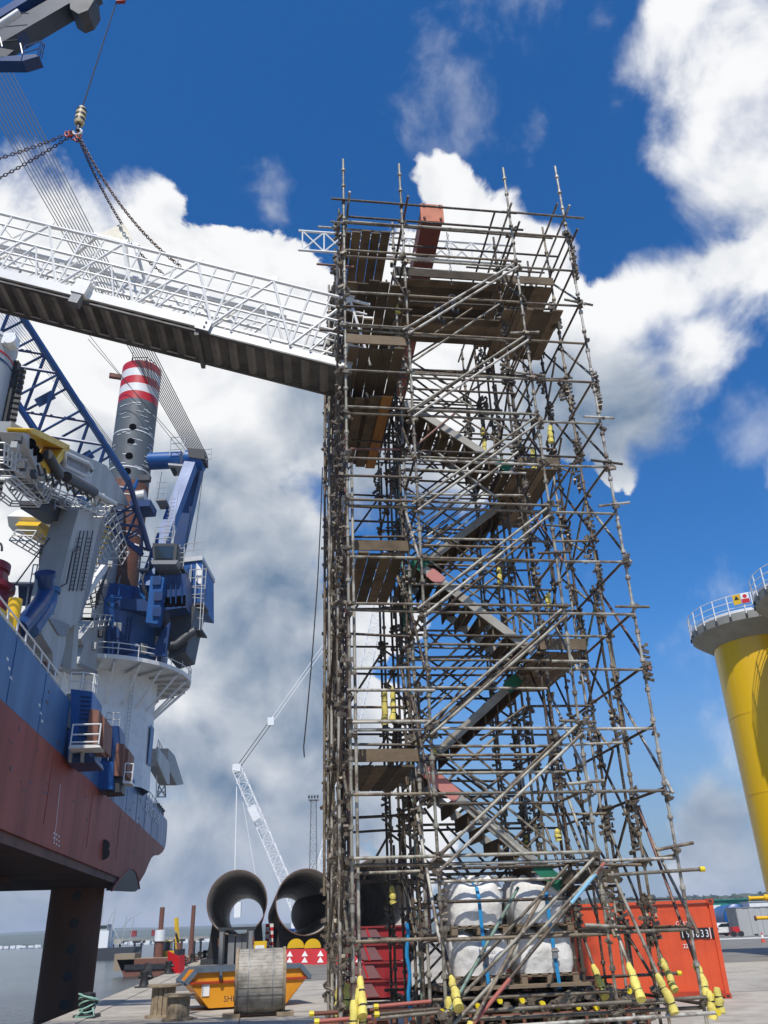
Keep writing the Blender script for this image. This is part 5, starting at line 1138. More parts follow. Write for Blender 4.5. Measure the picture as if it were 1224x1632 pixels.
dg = obj('number_plate', MB().box(Cn(tx + .10 + 6.35*.135,.036,1.57), (.128,.012,.27), (CXA,CYA,UP)), 'letterblack', ct); text('digit', '1', .26, Cn(tx + .06 + 6.35*.135,.028,1.475), CXA, UP, 'letterwhite', dg, .002, sx=.8)
obj('plate_edge', MB().box(Cn(tx + .10 + 5.68*.135,.034,1.57), (.02,.012,.27), (CXA,CYA,UP)), 'letterwhite', ct)
text('lettering', '22G0', .15, Cn(tx+.06,.032,1.22), CXA, UP, 'letterwhite', ct, .003, sx=.95)
tag(obj('lashing_cable', MB().path([Cn(3.2,.3,cz+.02), Cn(3.6,.3,cz+.07), Cn(4.2,.4,cz+.05), Cn(5.2,.3,cz+.03)], .02, 6), 'black'), 'black cable lying along the container roof', 'cable')
# yellow transition pieces
def transition(cx, cy, ztop, label, sign, rot):
    t = thing('transition_piece', label, 'steel tower', (cx, cy, 0), 'yellow transition pieces'); c = V((cx,cy,0)); r = 2.72
    obj('column', MB().lathe(c, [(0,0),(r,0),(r,ztop-1.0),(0,ztop-1.0)], 64), 'tpyellow', t, True)
    for z in (3.2, 8.2, 12.6): obj('weld_ring', MB().lathe(c, [(r+.001,z-.03),(r+.012,z-.03),(r+.012,z+.03),(r+.001,z+.03)], 64, close=True), 'tpyellow', t, True)
    obj('flared_platform', MB().lathe(c, [(r+.02,ztop-1.25),(r+.25,ztop-1.12),(r+.95,ztop-.62),(r+1.12,ztop-.48),(r+1.12,ztop-.02),(r+1.05,ztop),(0,ztop)], 64), 'tpgrey', t, True)
    toe = c - V((cx,cy,0)).normalized()
    N = 26
    ring = [c + V(((r+1.16)*math.cos(2*math.pi*j/N + rot), (r+1.16)*math.sin(2*math.pi*j/N + rot), ztop-.35)) for j in range(N)]
    for j, p in enumerate(ring):
        rod('post', p, p + V((0,0,1.4)), .035, 'signwhite', t, 6)
        obj('post_foot', MB().box(p + V((0,0,.05)), (.1,.1,.22)), 'darkgrey', t)
        for h in (1.4, 1.0, .62): rod('rail', p + V((0,0,h)), ring[(j+1) % N] + V((0,0,h)), .024, 'signwhite', t, 6)
    obj('kick_plate', MB().lathe(c, [(r+1.1,ztop-.02),(r+1.12,ztop-.02),(r+1.12,ztop+.14),(r+1.1,ztop+.14)], 64, close=True), 'signwhite', t)
    dr = (EYE - c); dr.z = 0; dr.normalize(); sdv = V((-dr.y, dr.x, 0)); sdv = sdv if sdv.x > 0 else -sdv
    if sign:
        a_ = c + dr*(r+1.21)*.99
        for off, wd, m in ((-.62,.42,'machine'),(-.15,.46,'white'),(.72,1.15,'num')):
            ang = off/(r+1.2); d2 = (dr*math.cos(ang) + sdv*math.sin(ang)); s2 = d2.cross(UP)*-1; s2 = s2 if s2.x > 0 else -s2; p = c + d2*(r+1.22) + V((0,0,ztop+.72))
            if m == 'num':
                pl = obj('number_board', MB().box(p + V((0,0,-.06)), (wd,.03,.74), (s2, d2, UP)), 'signwhite', t); text('lettering', 'I11', .62, p - s2*.46 + d2*.02 + V((0,0,-.28)), s2, UP, 'letterblack', pl, .004, sx=1.2)
            elif m == 'machine':
                pl = obj('warning_board', MB().box(p, (wd,.03,.62), (s2, d2, UP)), 'yellow', t); obj('warning_triangle', MB().prism([p - s2*.14 + d2*.02 + V((0,0,-.02)), p + s2*.14 + d2*.02 + V((0,0,-.02)), p + d2*.02 + V((0,0,.24))], d2*.006), 'letterblack', pl)
            else:
                pl = obj('notice_board', MB().box(p, (wd,.03,.62), (s2, d2, UP)), 'signwhite', t); obj('notice_bar', MB().box(p + V((0,0,-.17)) + d2*.018, (wd*.94,.01,.26), (s2, d2, UP)), 'red', pl); obj('notice_disc', MB().tube(p + V((0,0,.12)) + d2*.014, p + V((0,0,.12)) + d2*.024, .12, 16), 'red', pl)
    for py, ln in ((1430, 1.0),(1463, .9)):
        z = aty(1215, py, cy - 1).z; ang = -1.25; d2 = dr*math.cos(ang) + sdv*math.sin(ang); p = c + d2*r + V((0,0,z))
        b_ = obj('boat_stop', MB().tube(p - d2*.1, p + d2*ln, .09, 12), 'tpyellow', t, True); obj('stop_collar', MB().tube(p + d2*.05, p + d2*.25, .17, 14), 'tpyellow', b_, True); obj('stop_cap', MB().tube(p + d2*ln, p + d2*(ln+.08), .13, 14), 'tpyellow' if py == 1430 else 'rust', b_, True)
    if sign: text('lettering', '27', .6, c + (dr*math.cos(.9) - sdv*math.sin(.9))*(r+.02) + V((0,0,2.7)), (sdv*math.cos(.9) + dr*math.sin(.9)), UP, 'letterblack', t, .004)
transition(23.05, 50, 18.15, 'tall yellow tower with number board on its railed grey platform, farther one', True, .1)
transition(24.15, 42.6, 17.8, 'yellow tower at the right edge, platform nearer the camera and cut by the frame', False, .2)
# three big pipes on cradles
def big_pipe(px, py, Y, r, ln, label, hd=-8.6):
    c = aty(px, py, Y); d = V((math.sin(R(hd)), math.cos(R(hd)), 0))
    t = thing('steel_pipe', label, 'pipe', (c.x, c.y, c.z - r), 'big rolled steel pipes')
    obj('shell', MB().lathe(c, [(r,.0),(r,ln)], 64, d), 'pipe', t, True)
    obj('bore', MB().lathe(c, [(r-.07,.0),(r-.07,ln)], 64, d), 'pipein', t, True)
    obj('rim', MB().lathe(c, [(r-.07,-.004),(r+.004,-.004),(r+.004,.12),(r+.001,.12)], 64, d), 'piperim', t, True)
    obj('rim', MB().lathe(c, [(r-.07,ln+.004),(r+.004,ln+.004),(r+.004,ln-.12)], 64, d), 'piperim', t, True)
    for k in range(1, int(ln/4)): obj('weld_ring', MB().lathe(c, [(r-.07,k*4-.04),(r-.085,k*4-.04),(r-.085,k*4+.04),(r-.07,k*4+.04)], 64, d), 'pipe', t, True)
    i = 0
    for s in (2.5, ln*.55):
        p = c + d*s; sd_ = d.cross(UP); k = thing('pipe_cradle', 'black cradle block under ' + label.split(',')[0] + (', near end' if i == 0 else ', far end'), 'cradle', (p.x, p.y, 0), 'black pipe cradles'); i += 1
        top = c.z - r
        n = 12; mb = MB()
        prof = [p + sd_*(r*1.02*math.sin(a)) + V((0,0,-c.z + c.z - r*1.015*math.cos(a))) for a in [(-.95 + 1.9*j/n) for j in range(n+1)]]
        base = [p + sd_*(r*.98) + V((0,0,-p.z)), p - sd_*(r*.98) + V((0,0,-p.z))]
        obj('saddle', mb.prism(prof + base, d*1.6), 'black', k); obj('base_beam', MB().box(V((p.x,p.y,.2)) + d*.8, (r*2.3,2.0,.38), (sd_,d,UP)), 'darkgrey', k)
big_pipe(378, 1438, 70, 2.30, 56, 'left big pipe, open end showing sky right through')
big_pipe(488, 1437, 70, 2.34, 56, 'middle big pipe, partly hidden by the scaffold')
big_pipe(604, 1428, 66, 2.55, 56, 'right big pipe, seen through the scaffold legs', -10.5)
# skip
def skip():
    a = atz(331, 1611, 0); b = atz(457, 1603, 0); x = (b-a); L = x.length; x.normalize(); y = V((-x.y, x.x, 0)); t = thing('skip', 'orange yellow skip with a slate blue rim, half hidden behind a cable reel', 'skip', a + x*L/2 + y*.8)
    def P(u, v, z): return a + x*u + y*v + V((0,0,z))
    ht = 1.02; o = .60; wd = 1.6
    fr = [P(.03,0,.06), P(L-.03,0,.06), P(L+o,-.03,ht*.72), P(L+o*.62,-.02,ht), P(-o*.62,-.02,ht), P(-o,-.03,ht*.72)]
    obj('front_wall', MB().prism(fr, y*.05), 'skip', t); obj('back_wall', MB().prism([p + y*wd for p in fr], -y*.05), 'skip', t)
    obj('floor', MB().box(P(L/2, wd/2, .09), (L-.05, wd, .06), (x,y,UP)), 'skip', t)
    for (u0,z0,u1,z1) in ((.03,.06,-o,ht*.72),(L-.03,.06,L+o,ht*.72)): obj('end_wall', MB().hexa([P(u0,.04,z0), P(u0,wd-.04,z0), P(u1,wd-.04,z1), P(u1,.04,z1), P(u0+.04,.04,z0), P(u0+.04,wd-.04,z0), P(u1+.04,wd-.04,z1), P(u1+.04,.04,z1)]), 'skip', t)
    for v in (-.05, wd+.05):
        pts = [P(-o-.1,v,ht*.70), P(-o*.62-.02,v,ht+.02), P(L+o*.62+.02,v,ht+.02), P(L+o+.1,v,ht*.70)]
        for p, q_ in zip(pts, pts[1:]): obj('rim', MB().beam(p, q_, .12, .13), 'skiprim', t)
    for u in (-o-.08, L+o+.08): obj('rim', MB().beam(P(u,-.05,ht*.7), P(u,wd+.05,ht*.7), .1, .1), 'skiprim', t)
    obj('ledge', MB().beam(P(-o+.02,-.05,ht*.70), P(L+o-.02,-.05,ht*.70), .07, .055), 'contdark', t)
    for u in (.3, L-.3): lgp = obj('lifting_lug', MB().box(P(u,-.12,ht*.90), (.07,.1,.2), (x,y,UP)), 'skiprim', t); obj('lug_pin', MB().tube(P(u,-.2,ht*.82), P(u,-.05,ht*.82), .05, 10), 'darkgrey', lgp)
    sg = obj('label_plate', MB().box(P(-.10,-.03,.52), (.22,.012,.30), (x,y,UP)), 'signwhite', t)
    for i in range(5): obj('label_mark', MB().box(P(-.18,-.04,.41 + i*.055), (.025,.006,.025), (x,y,UP)), 'letterblack', sg)
    text('lettering', 'POR', .17, P(.42,-.006,.50), x, UP, 'contdark', t, .004); text('lettering', 'SHE', .22, P(.44,-.006,.20), x, UP, 'darkgrey', t, .004)
skip()
# cable reels
def reel(c, ax, r, wd, rin, label, wrapm, woodm, upright=False):
    ax = V(ax).normalized(); t = thing('cable_reel', label, 'cable reel', (c.x, c.y, 0))
    obj('drum', MB().lathe(c - ax*wd/2, [(rin,.02),(rin*1.02,wd*.3),(rin*.99,wd*.6),(rin,wd-.02)], 44, ax), wrapm, t, True)
    for s in (-1, 1): 
        p = c + ax*(s*wd/2); n = 9
        fl = obj('flange', MB().lathe(p - ax*.035, [(0,0),(r,0),(r,.07),(0,.07)], 44, ax), woodm, t, True)
        obj('hub_plate', MB().tube(p + ax*(s*.036), p + ax*(s*.06), .14, 12), 'darkgrey', fl)
    return t
c = (atz(376,1621,0) + atz(446,1619,0))/2; axr = V((1, .28, 0)).normalized()
rl = reel(V((c.x, c.y + .25, .81)), (axr.x, axr.y - .12, 0), .80, 1.26, .74, 'large cable reel lagged with grey battens standing before the skip', 'reelwrap', 'woodold')
for i in range(56):                                                     # lagging battens round the drum
    a = 2*math.pi*i/56; ax = V((axr.x, axr.y - .12, 0)).normalized(); s_ = ax.cross(UP); d = s_*math.cos(a) + UP*math.sin(a); p = V((c.x, c.y + .25, .81)) + d*(.755 + rnd.uniform(-.006,.008))
    obj('batten', MB().box(p, (1.16, .082, .02), (ax, ax.cross(d), d)), 'reelwrap', rl)
for s in (-.58, .58): obj('steel_band', MB().lathe(V((c.x, c.y + .25, .81)) + ax*(s*.55), [(.772,-.015),(.778,-.015),(.778,.015),(.772,.015)], 44, ax, close=True), 'midgrey', rl)
for s in (-.7, .7): tag(obj('timber_chock', MB().box(V((c.x, c.y + .25, .05)) + ax*s + V((0,-.2,0)), (.45,.7,.09), (ax, ax.cross(UP), UP)), 'woodold'), ('timber chock under the left flange of the large reel' if s < 0 else 'timber chock under the right flange of the large reel'), 'chock')
for (px, py, h, r, rin, lab) in ((283,1626,.60,.40,.27,'small bare wooden reel standing on end, front one'),(258,1621,.78,.46,.30,'taller bare wooden reel standing on end, behind the other')):
    p = atz(px, py, 0); t = thing('wooden_reel', lab, 'cable reel', (p.x,p.y,0), 'small wooden reels')
    for i in range(16):
        a = 2*math.pi*i/16; obj('stave', MB().box(V((p.x + rin*math.cos(a), p.y + rin*math.sin(a), h/2)), (.03, .105, h-.08), (V((math.cos(a),math.sin(a),0)), V((-math.sin(a),math.cos(a),0)), UP)), 'woodold', t)
    for z in (.03, h-.03): obj('flange', MB().lathe((p.x,p.y,0), [(0,z-.027),(r,z-.027),(r,z+.027),(0,z+.027)], 30), 'woodold', t, True)
# steel stand between skip and pipe
sO = aty(377, 1500, 33); sO.z = 0; t = thing('steel_stand', 'upright grey steel frame stand behind the skip', 'stand', sO)
for x in (-.52, .52): obj('channel', MB().box(sO + V((x,0,1.06)), (.14,.34,2.1)), 'midgrey', t); obj('channel_lip', MB().box(sO + V((x*.8,-.18,1.06)), (.05,.03,2.1)), 'darkgrey', t)
for x in (-.2, .08, .28): obj('web_plate', MB().box(sO + V((x,.1,1.0)), (.22,.05,1.95)), 'midgrey', t)
obj('top_plate', MB().box(sO + V((0,0,2.14)), (1.3,.4,.09)), 'darkgrey', t); obj('mid_plate', MB().box(sO + V((0,0,.6)), (.95,.3,.08)), 'darkgrey', t)
for x in (-.6, .6): obj('lashing_pin', MB().tube(sO + V((x,-.1,1.6)), sO + V((x,-.1,1.85)), .05, 8), 'rust', t)
# bollards along the quay edge
def bollard(p, label, s=1.0, rope=False):
    t = thing('bollard', label, 'bollard', p, 'mooring bollards along the quay edge')
    obj('base', MB().box(V(p) + V((0,0,.04))*s, (.62*s,.5*s,.08*s)), 'darkgrey', t)
    obj('stem', MB().lathe(p, [(.22*s,.06*s),(.16*s,.2*s),(.15*s,.42*s),(.19*s,.52*s),(.17*s,.6*s),(0,.63*s)], 16), 'black', t, True)
    obj('horn', MB().path([V(p) + V((-.26*s,0,.40*s)), V(p) + V((0,0,.44*s)), V(p) + V((.27*s,0,.38*s))], [.06*s,.1*s,.06*s], 8), 'black', t, True)
    if rope:
        mb = MB()
        for k in range(5): mb.path([V(p) + V(((.2+.02*k)*math.cos(a), (.2+.02*k)*math.sin(a), .22 + .07*k + .09*math.sin(a+k*1.1))) for a in [j*.42 for j in range(16)]], .022, 6)
        mb.path([V(p) + V((.2,-.2,.25)), V(p) + V((.3,-.3,.06)), V(p) + V((.1,-.42,.04)), V(p) + V((-.2,-.36,.04)), V(p) + V((-.05,-.25,.2))], .022, 6)
        tag(obj('mooring_rope', mb, 'ropegreen', None, True), 'green and white rope looped over the nearest bollard', 'rope')
bollard(atz(138,1622,0), 'bollard nearest the camera, wrapped in green rope', 1.0, True)
bl = ['second bollard along the quay, horned and black','third bollard, just before the red board','fourth bollard beyond the red board','fifth bollard beyond the excavator','sixth bollard far along the quay','seventh bollard far along the quay, left of the skip rim','eighth bollard almost at the pipe cradle']
for i, (px, py) in enumerate([(229,1575),(268,1553),(291,1541),(307,1534),(318,1529.5),(326,1526.5),(333,1524)]): bollard(atz(px, py, 0), bl[i], 1.15 if i else 1.1)
p = atz(243, 1559, 0); tag(obj('tyre_fender', MB().lathe(V(p) + V((-.25,.1,.25)), [(.22,-.14),(.48,-.16),(.54,0),(.48,.16),(.22,.14)], 20, V((1,.3,.3)), close=True), 'black', None, True), 'black tyre leaning at the quay edge past the second bollard', 'tyre')
p = atz(279, 1552, 0); t = thing('red_board', 'bright red folded board standing by the third bollard', 'board', p)
obj('panel', MB().hexa([V(p)+V((-.45,0,0)), V(p)+V((.25,-.3,0)), V(p)+V((.25,-.27,.0)), V(p)+V((-.45,.03,0)), V(p)+V((-.55,0,1.25)), V(p)+V((.2,-.3,.95)), V(p)+V((.2,-.27,.95)), V(p)+V((-.55,.03,1.25))]), 'red', t); obj('panel', MB().hexa([V(p)+V((.25,-.3,0)), V(p)+V((.5,.2,0)), V(p)+V((.52,.2,0)), V(p)+V((.27,-.3,0)), V(p)+V((.2,-.3,.95)), V(p)+V((.45,.2,1.0)), V(p)+V((.47,.2,1.0)), V(p)+V((.22,-.3,.95))]), 'red', t)
M['skipred'] = mat('worn_red_skip_paint', (.34,.016,.02), .5, 0, (.20,.02,.02), 2, .8, spots=(.10,.04,.03), spot_lo=.66)
M['skipdull'] = mat('dull_mauve_red_plate', (.22,.10,.10), .6, 0, (.15,.075,.07), 3)  # duller mauve red for the left part of each skip front
# red stacked tipping skips behind the left legs
sO = aty(600, 1585, 29.5); sO.z = 0; t = thing('tipping_skips', 'stack of four red tipping skips nested behind the scaffold legs', 'skips', sO)
for k in range(4):
    z = .05 + k*.5; pr = [V((-1.05,0,z+.46)), V((-1.05,0,z+.36)), V((-.52,0,z+.01)), V((.95,0,z+.02)), V((1.0,0,z+.46))]; obj('front_plate', MB().prism([sO + V((u + .06*k, -.05, z + v)) for u, v in ((-.98,.42),(-.98,.37),(-.5,.05),(.1,.05),(-.15,.42))], V((0,.04,0))), 'skipdull', t)
    o = obj('skip_body', MB().prism([sO + p + V((.06*k,0,0)) for p in pr], V((0,1.5,0))), 'skipred', t); obj('skip_lip', MB().beam(sO + V((-1.1+.06*k,-.04,z+.47)), sO + V((1.05+.06*k,-.04,z+.47)), .08, .06), 'shackle', o)
    obj('skip_rib', MB().beam(sO + V((-.3+.06*k,-.03,z+.03)), sO + V((-.45+.06*k,-.03,z+.44)), .08, .05), 'red', o); obj('skip_rib', MB().beam(sO + V((.4+.06*k,-.03,z+.03)), sO + V((.45+.06*k,-.03,z+.44)), .08, .05), 'red', o)
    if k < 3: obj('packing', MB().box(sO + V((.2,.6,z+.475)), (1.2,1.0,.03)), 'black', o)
# red plastic barriers and yellow sheaves before the cradles
for i, px in enumerate((462, 486, 511, 548, 572)):
    p = atz(px, 1537, 0); t = thing('plastic_barrier', ['first red plastic barrier from the left, below the cradles','second red barrier, with white arrows','third red barrier, beside the scaffold','red barrier seen behind the left standards','red barrier just right of the left standards'][i], 'barrier', p, 'red plastic barriers')
    obj('barrier_body', MB().prism([V(p)+V((-.58,-.28,0)), V(p)+V((.58,-.28,0)), V(p)+V((.54,-.1,.95)), V(p)+V((-.54,-.1,.95))], V((0,.4,0))), 'red', t)
    for q_ in (.12, .5): obj('arrow', MB().prism([V(p)+V((-.22,-.30+.19*q_,q_)), V(p)+V((.22,-.30+.19*q_,q_)), V(p)+V((0,-.22+.19*q_,q_+.34))], V((0,.01,0))), 'signwhite', t)
for i, px in enumerate((471, 498)):
    p = aty(px, 1511, 69); tag(obj('yellow_sheave', MB().prism([p + V((.62*math.cos(a), 0, .62*math.sin(a))) for a in [math.pi*j/12 for j in range(13)]], V((0,.5,0))), 'yellow'), ('left' if i == 0 else 'right') + ' yellow half-round block on the black cradle', 'block')
p = aty(432, 1490, 74); t = thing('chevron_board', 'red and white chequered panel between the left and middle pipes', 'board', p)
for j in range(9):
    for i in range(2): obj('chequer', MB().box(p + V((i*.32 - .3, 0, -1.4 + j*.26)), (.31,.1,.25)), 'red' if (i+j) % 2 == 0 else 'signwhite', t)
p = aty(414, 1512, 62); t = thing('yellow_notice', 'small yellow notice board left of the red barriers', 'sign', (p.x,p.y,0)); obj('board', MB().box(p, (.9,.06,.9)), 'yellow', t); obj('face', MB().box(p + V((0,-.04,.05)), (.6,.02,.3)), 'signwhite', t); rod('post', V((p.x,p.y+.06,0)), V((p.x,p.y+.06,p.z+.3)), .05, 'midgrey', t)

# ------------------------------------------------------------------ far things
# white crawler crane: boom leaning right behind the scaffold, mast leaning left
fc = thing('crawler_crane', 'white lattice crawler crane far behind the pipes, mast leaning left, boom leaning right', 'crane', aty(486, 1500, 210) - V((0,0,aty(486,1500,210).z)))
Yc = 210
ft = aty(486, 1478, Yc); mh = aty(378, 1225, Yc); bh = aty(622, 880, Yc)
for a_, b_, n, w_ in ((ft, mh, 26, 2.4), (ft + V((1.5,0,0)), bh, 46, 3.0)):
    d = (b_-a_).normalized(); sdv = d.cross(V((0,1,0))).normalized(); lattice(a_, b_, w_, w_*.9, n, .13, .07, 'cranewhite', fc, sdv, V((0,1,0)), joined=True)
for o in (-.5, .5): rod('pendant', mh + V((o,0,0)), aty(432,1150,Yc) + V((o,0,0)), .10, 'rope', fc, 4); rod('pendant', aty(432,1150,Yc) + V((o,0,0)), bh + V((o,0,0)), .10, 'cranewhite', fc, 4)
obj('pendant_link', MB().box(aty(432,1150,Yc), (1.6,1,2)), 'cranewhite', fc)
obj('mast_head', MB().box(mh, (2,2,2)), 'cranewhite', fc)
rod('ballast_line', mh, aty(374,1410,Yc), .16, 'cranewhite', fc, 4); rod('ballast_line', mh, aty(408,1400,Yc), .08, 'cranewhite', fc, 4); obj('ballast_hook', MB().box(aty(379,1450,Yc), (1.5,1.2,3.2)), 'cranewhite', fc); rod('ballast_line', aty(374,1410,Yc), aty(379,1452,Yc), .1, 'cranewhite', fc, 4)
sgn = aty(405, 1296, Yc - 2); obj('name_board', MB().beam(aty(400,1285,Yc-2), aty(410,1306,Yc-2), .2, 2.0, V((1,0,.3))), 'signwhite', fc)
q = aty(487, 1484, Yc); obj('crane_house', MB().box(q + V((1,0,0)), (8,5,3.4)), 'cranewhite', fc); obj('engine_cover', MB().box(q + V((-2,-2.6,-.4)), (3,1,2)), 'boomblue', fc); obj('crane_cab', MB().box(q + V((5,-2,-.5)), (2.2,2,2.6)), 'darkgrey', fc)
for y in (-3, 3): obj('track', MB().box(V((q.x,q.y+y,.9)), (10,1.4,1.8)), 'darkgrey', fc)
# floodlight mast
p = aty(499, 1390, 150); p.z = 0; tp_ = aty(500, 1275, 150); lm = thing('floodlight_mast', 'thin grey lattice floodlight mast far behind the scaffold', 'mast', p)
lattice(p, V((p.x,p.y,tp_.z)), 1.5, .9, 22, .05, .03, 'midgrey', lm, V((1,0,0)), V((0,1,0)), joined=True)
obj('lamp_platform', MB().box((p.x,p.y,tp_.z), (1.7,1.7,.15)), 'midgrey', lm)
for i in range(4): obj('floodlight', MB().box((p.x-.75+i*.5,p.y-.6,tp_.z+.45), (.3,.3,.4)), 'darkgrey', lm); rod('lamp_post', (p.x-.75+i*.5,p.y-.5,tp_.z), (p.x-.75+i*.5,p.y-.5,tp_.z+.9), .03, 'darkgrey', lm, 4)
rod('stay', (p.x+4,p.y,tp_.z-2), (p.x-1.6,p.y,tp_.z-14), .03, 'rope', lm, 4)
# piling barge with spud piles and yellow excavator
bp = aty(264, 1536, 165); bp.z = WZ; bg_ = thing('piling_barge', 'rust brown work barge moored beyond the bollards', 'barge', bp)
obj('barge_hull', MB().prism([bp + V((-6,-4,0)), bp + V((10,-4,0)), bp + V((10,-4,2.6)), bp + V((-7.5,-4,2.6))], V((0,9,0))), 'rust', bg_); obj('barge_deck', MB().box(bp + V((1.5,.5,2.65)), (16,8.6,.1)), 'woodold', bg_); obj('tyre_strip', MB().box(bp + V((1.5,-4.1,1.4)), (15,.3,.8)), 'black', bg_)
obj('timber_fender', MB().box(bp + V((-6.2,-2,2.2)), (3.5,4,2.6)), 'woodold', bg_)
for i, (px, y0, y1, Y) in enumerate(((256,1538,1446,164),(306,1528,1443,190))):
    a_ = aty(px, y0, Y); b_ = aty(px + 3, y1, Y); a_.z = WZ - 1; t = thing('spud_pile', ('left brown spud pile with a white band rising from the barge', 'right brown spud pile rising beyond the excavator')[i], 'pile', (b_.x, b_.y, WZ), 'brown spud piles')
    zm = aty(px, 1494, Y).z
    obj('lower_tube', MB().tube((b_.x,b_.y,a_.z), (b_.x,b_.y,zm - .5), .75 if i == 0 else .5, 14), 'rust', t, True); obj('upper_tube', MB().tube((b_.x,b_.y,zm-.5), (b_.x,b_.y,b_.z), .42, 12), 'rust', t, True)
    if i == 0: obj('white_band', MB().tube((b_.x,b_.y,zm-.6), (b_.x,b_.y,zm+1.2), .95, 14), 'signwhite', t, True)
ex = aty(273, 1529, 168); t = thing('excavator', 'yellow long-boomed excavator standing on the work barge', 'excavator', (ex.x, ex.y, WZ + 2.7))
obj('body', MB().box(ex + V((0,0,.3)), (3.2,3.4,2.2)), 'yellow', t); obj('counterweight', MB().box(ex + V((0,-1.8,-.2)), (2.9,.5,1.3)), 'yellow', t); obj('number_plate', MB().box(ex + V((0,-2.1,0)), (1.5,.06,.9)), 'signwhite', t)
obj('cab', MB().box(ex + V((-1.2,1,2.1)), (1.6,1.8,1.6)), 'glass', t); obj('roof', MB().box(ex + V((-1.2,1,2.95)), (1.8,2,.15)), 'yellow', t)
for x in (-1.4, 1.4): obj('track', MB().box((ex.x+x, ex.y, WZ+3.3), (.9,4.6,1.1)), 'black', t)
obj('turntable', MB().tube((ex.x,ex.y,WZ+3.7), (ex.x,ex.y,ex.z-.9), 1.1, 16), 'darkgrey', t)
obj('boom', MB().beam(ex + V((1.0,.5,.8)), aty(281,1463,169), .5, .6), 'yellow', t); obj('dipper', MB().beam(aty(281,1463,169), aty(284,1504,169), .4, .5), 'yellow', t); obj('boom_ram', MB().tube(ex + V((1.6,.2,1)), aty(280,1486,161), .22, 8), 'darkgrey', t)
obj('bucket', MB().prism([aty(281,1502,160.4), aty(287,1503,160.4), aty(288,1512,160.4), aty(282,1514,160.4)], V((0,1.4,0))), 'rust', t)
# jetty on legs, coaster, far shore buildings
J0 = aty(186, 1519, 330); J1 = aty(345, 1512, 360); jt = thing('jetty', 'long low jetty on legs crossing the harbour behind the barge', 'jetty', (J0.x, J0.y, WZ))
zj = 1.9; jl = MB()
obj('deck', MB().beam((J0.x-3,J0.y,zj), (J1.x+12,J1.y,zj), 5, .7), 'concrete', jt)
for i in range(6):
    p = V((J0.x,J0.y,0)).lerp(V((J1.x,J1.y,0)), i/5); obj('leg_cap', MB().box((p.x,p.y,zj-.75), (3.6,4,.8)), 'concrete', jt)
    for o in (-1.2, 1.2): obj('leg', MB().tube((p.x+o,p.y-1,WZ-1), (p.x+o,p.y-1,zj-1), .4, 8), 'darkgrey', jt)
railing([(J0.x,J0.y-2.3,zj+.35), (J1.x+12,J1.y-2.3,zj+.35)], 1.2, jt, 'rail', .03, (1,), 9, 4)
for px in (212, 246): p = V((aty(px,1510,338).x, 338, zj+.35)); obj('marker_box', MB().box(p + V((0,-1,1.6)), (2.2,1,2.0)), 'shackle', jt); rod('marker_post', p, p + V((0,0,1)), .1, 'rail', jt, 4)
cs = aty(178, 1521, 300); cs.z = WZ; t = thing('coaster', 'small grey cargo ship moored behind the big leg', 'ship', cs)
obj('hull', MB().prism([cs + V((-16,0,0)), cs + V((5.5,0,0)), cs + V((7.5,0,3.6)), cs + V((-16,0,3.4))], V((0,8,0))), 'darkgrey', t); obj('deck_house', MB().box(cs + V((-5,4,6)), (6,6,5)), 'signwhite', t); obj('bridge', MB().box(cs + V((-5,3.4,9.4)), (4.6,4.6,2)), 'grey', t); obj('bridge_window', MB().box(cs + V((-5,1.05,9.6)), (4.4,.1,.9)), 'glass', t)
obj('funnel', MB().box(cs + V((-8,4,11)), (1.6,2,3)), 'grey', t)
for x, h in ((-9.5,30),(-6,16),(-2,15),(2.0,13),(4.4,12)): rod('mast', cs + V((x,3,3.5)), cs + V((x+.8,3,h)), .16, 'rail', t, 5)
for a_, b_ in (((-6,4),(-2,14)),((-2,5),(4,12)),((2,4),(-3,12)),((-9.5,29),(-6,15)),((4,12),(8,14))): rod('derrick', cs + V((a_[0],3,a_[1])), cs + V((b_[0],3,b_[1])), .12, 'rail', t, 5)
mb = MB(); q = random.Random(5)
for i in range(60):
    x = -560 + i*6.5 + q.uniform(-2,2); mb.box((x, 1085, WZ + 2.2), (q.uniform(3,6.5), 6, q.uniform(2,4.5)))
o = obj('shore_houses', mb, 'signwhite', None, kind='stuff'); o['label'] = 'row of white houses along the far shore'; o['category'] = 'houses'
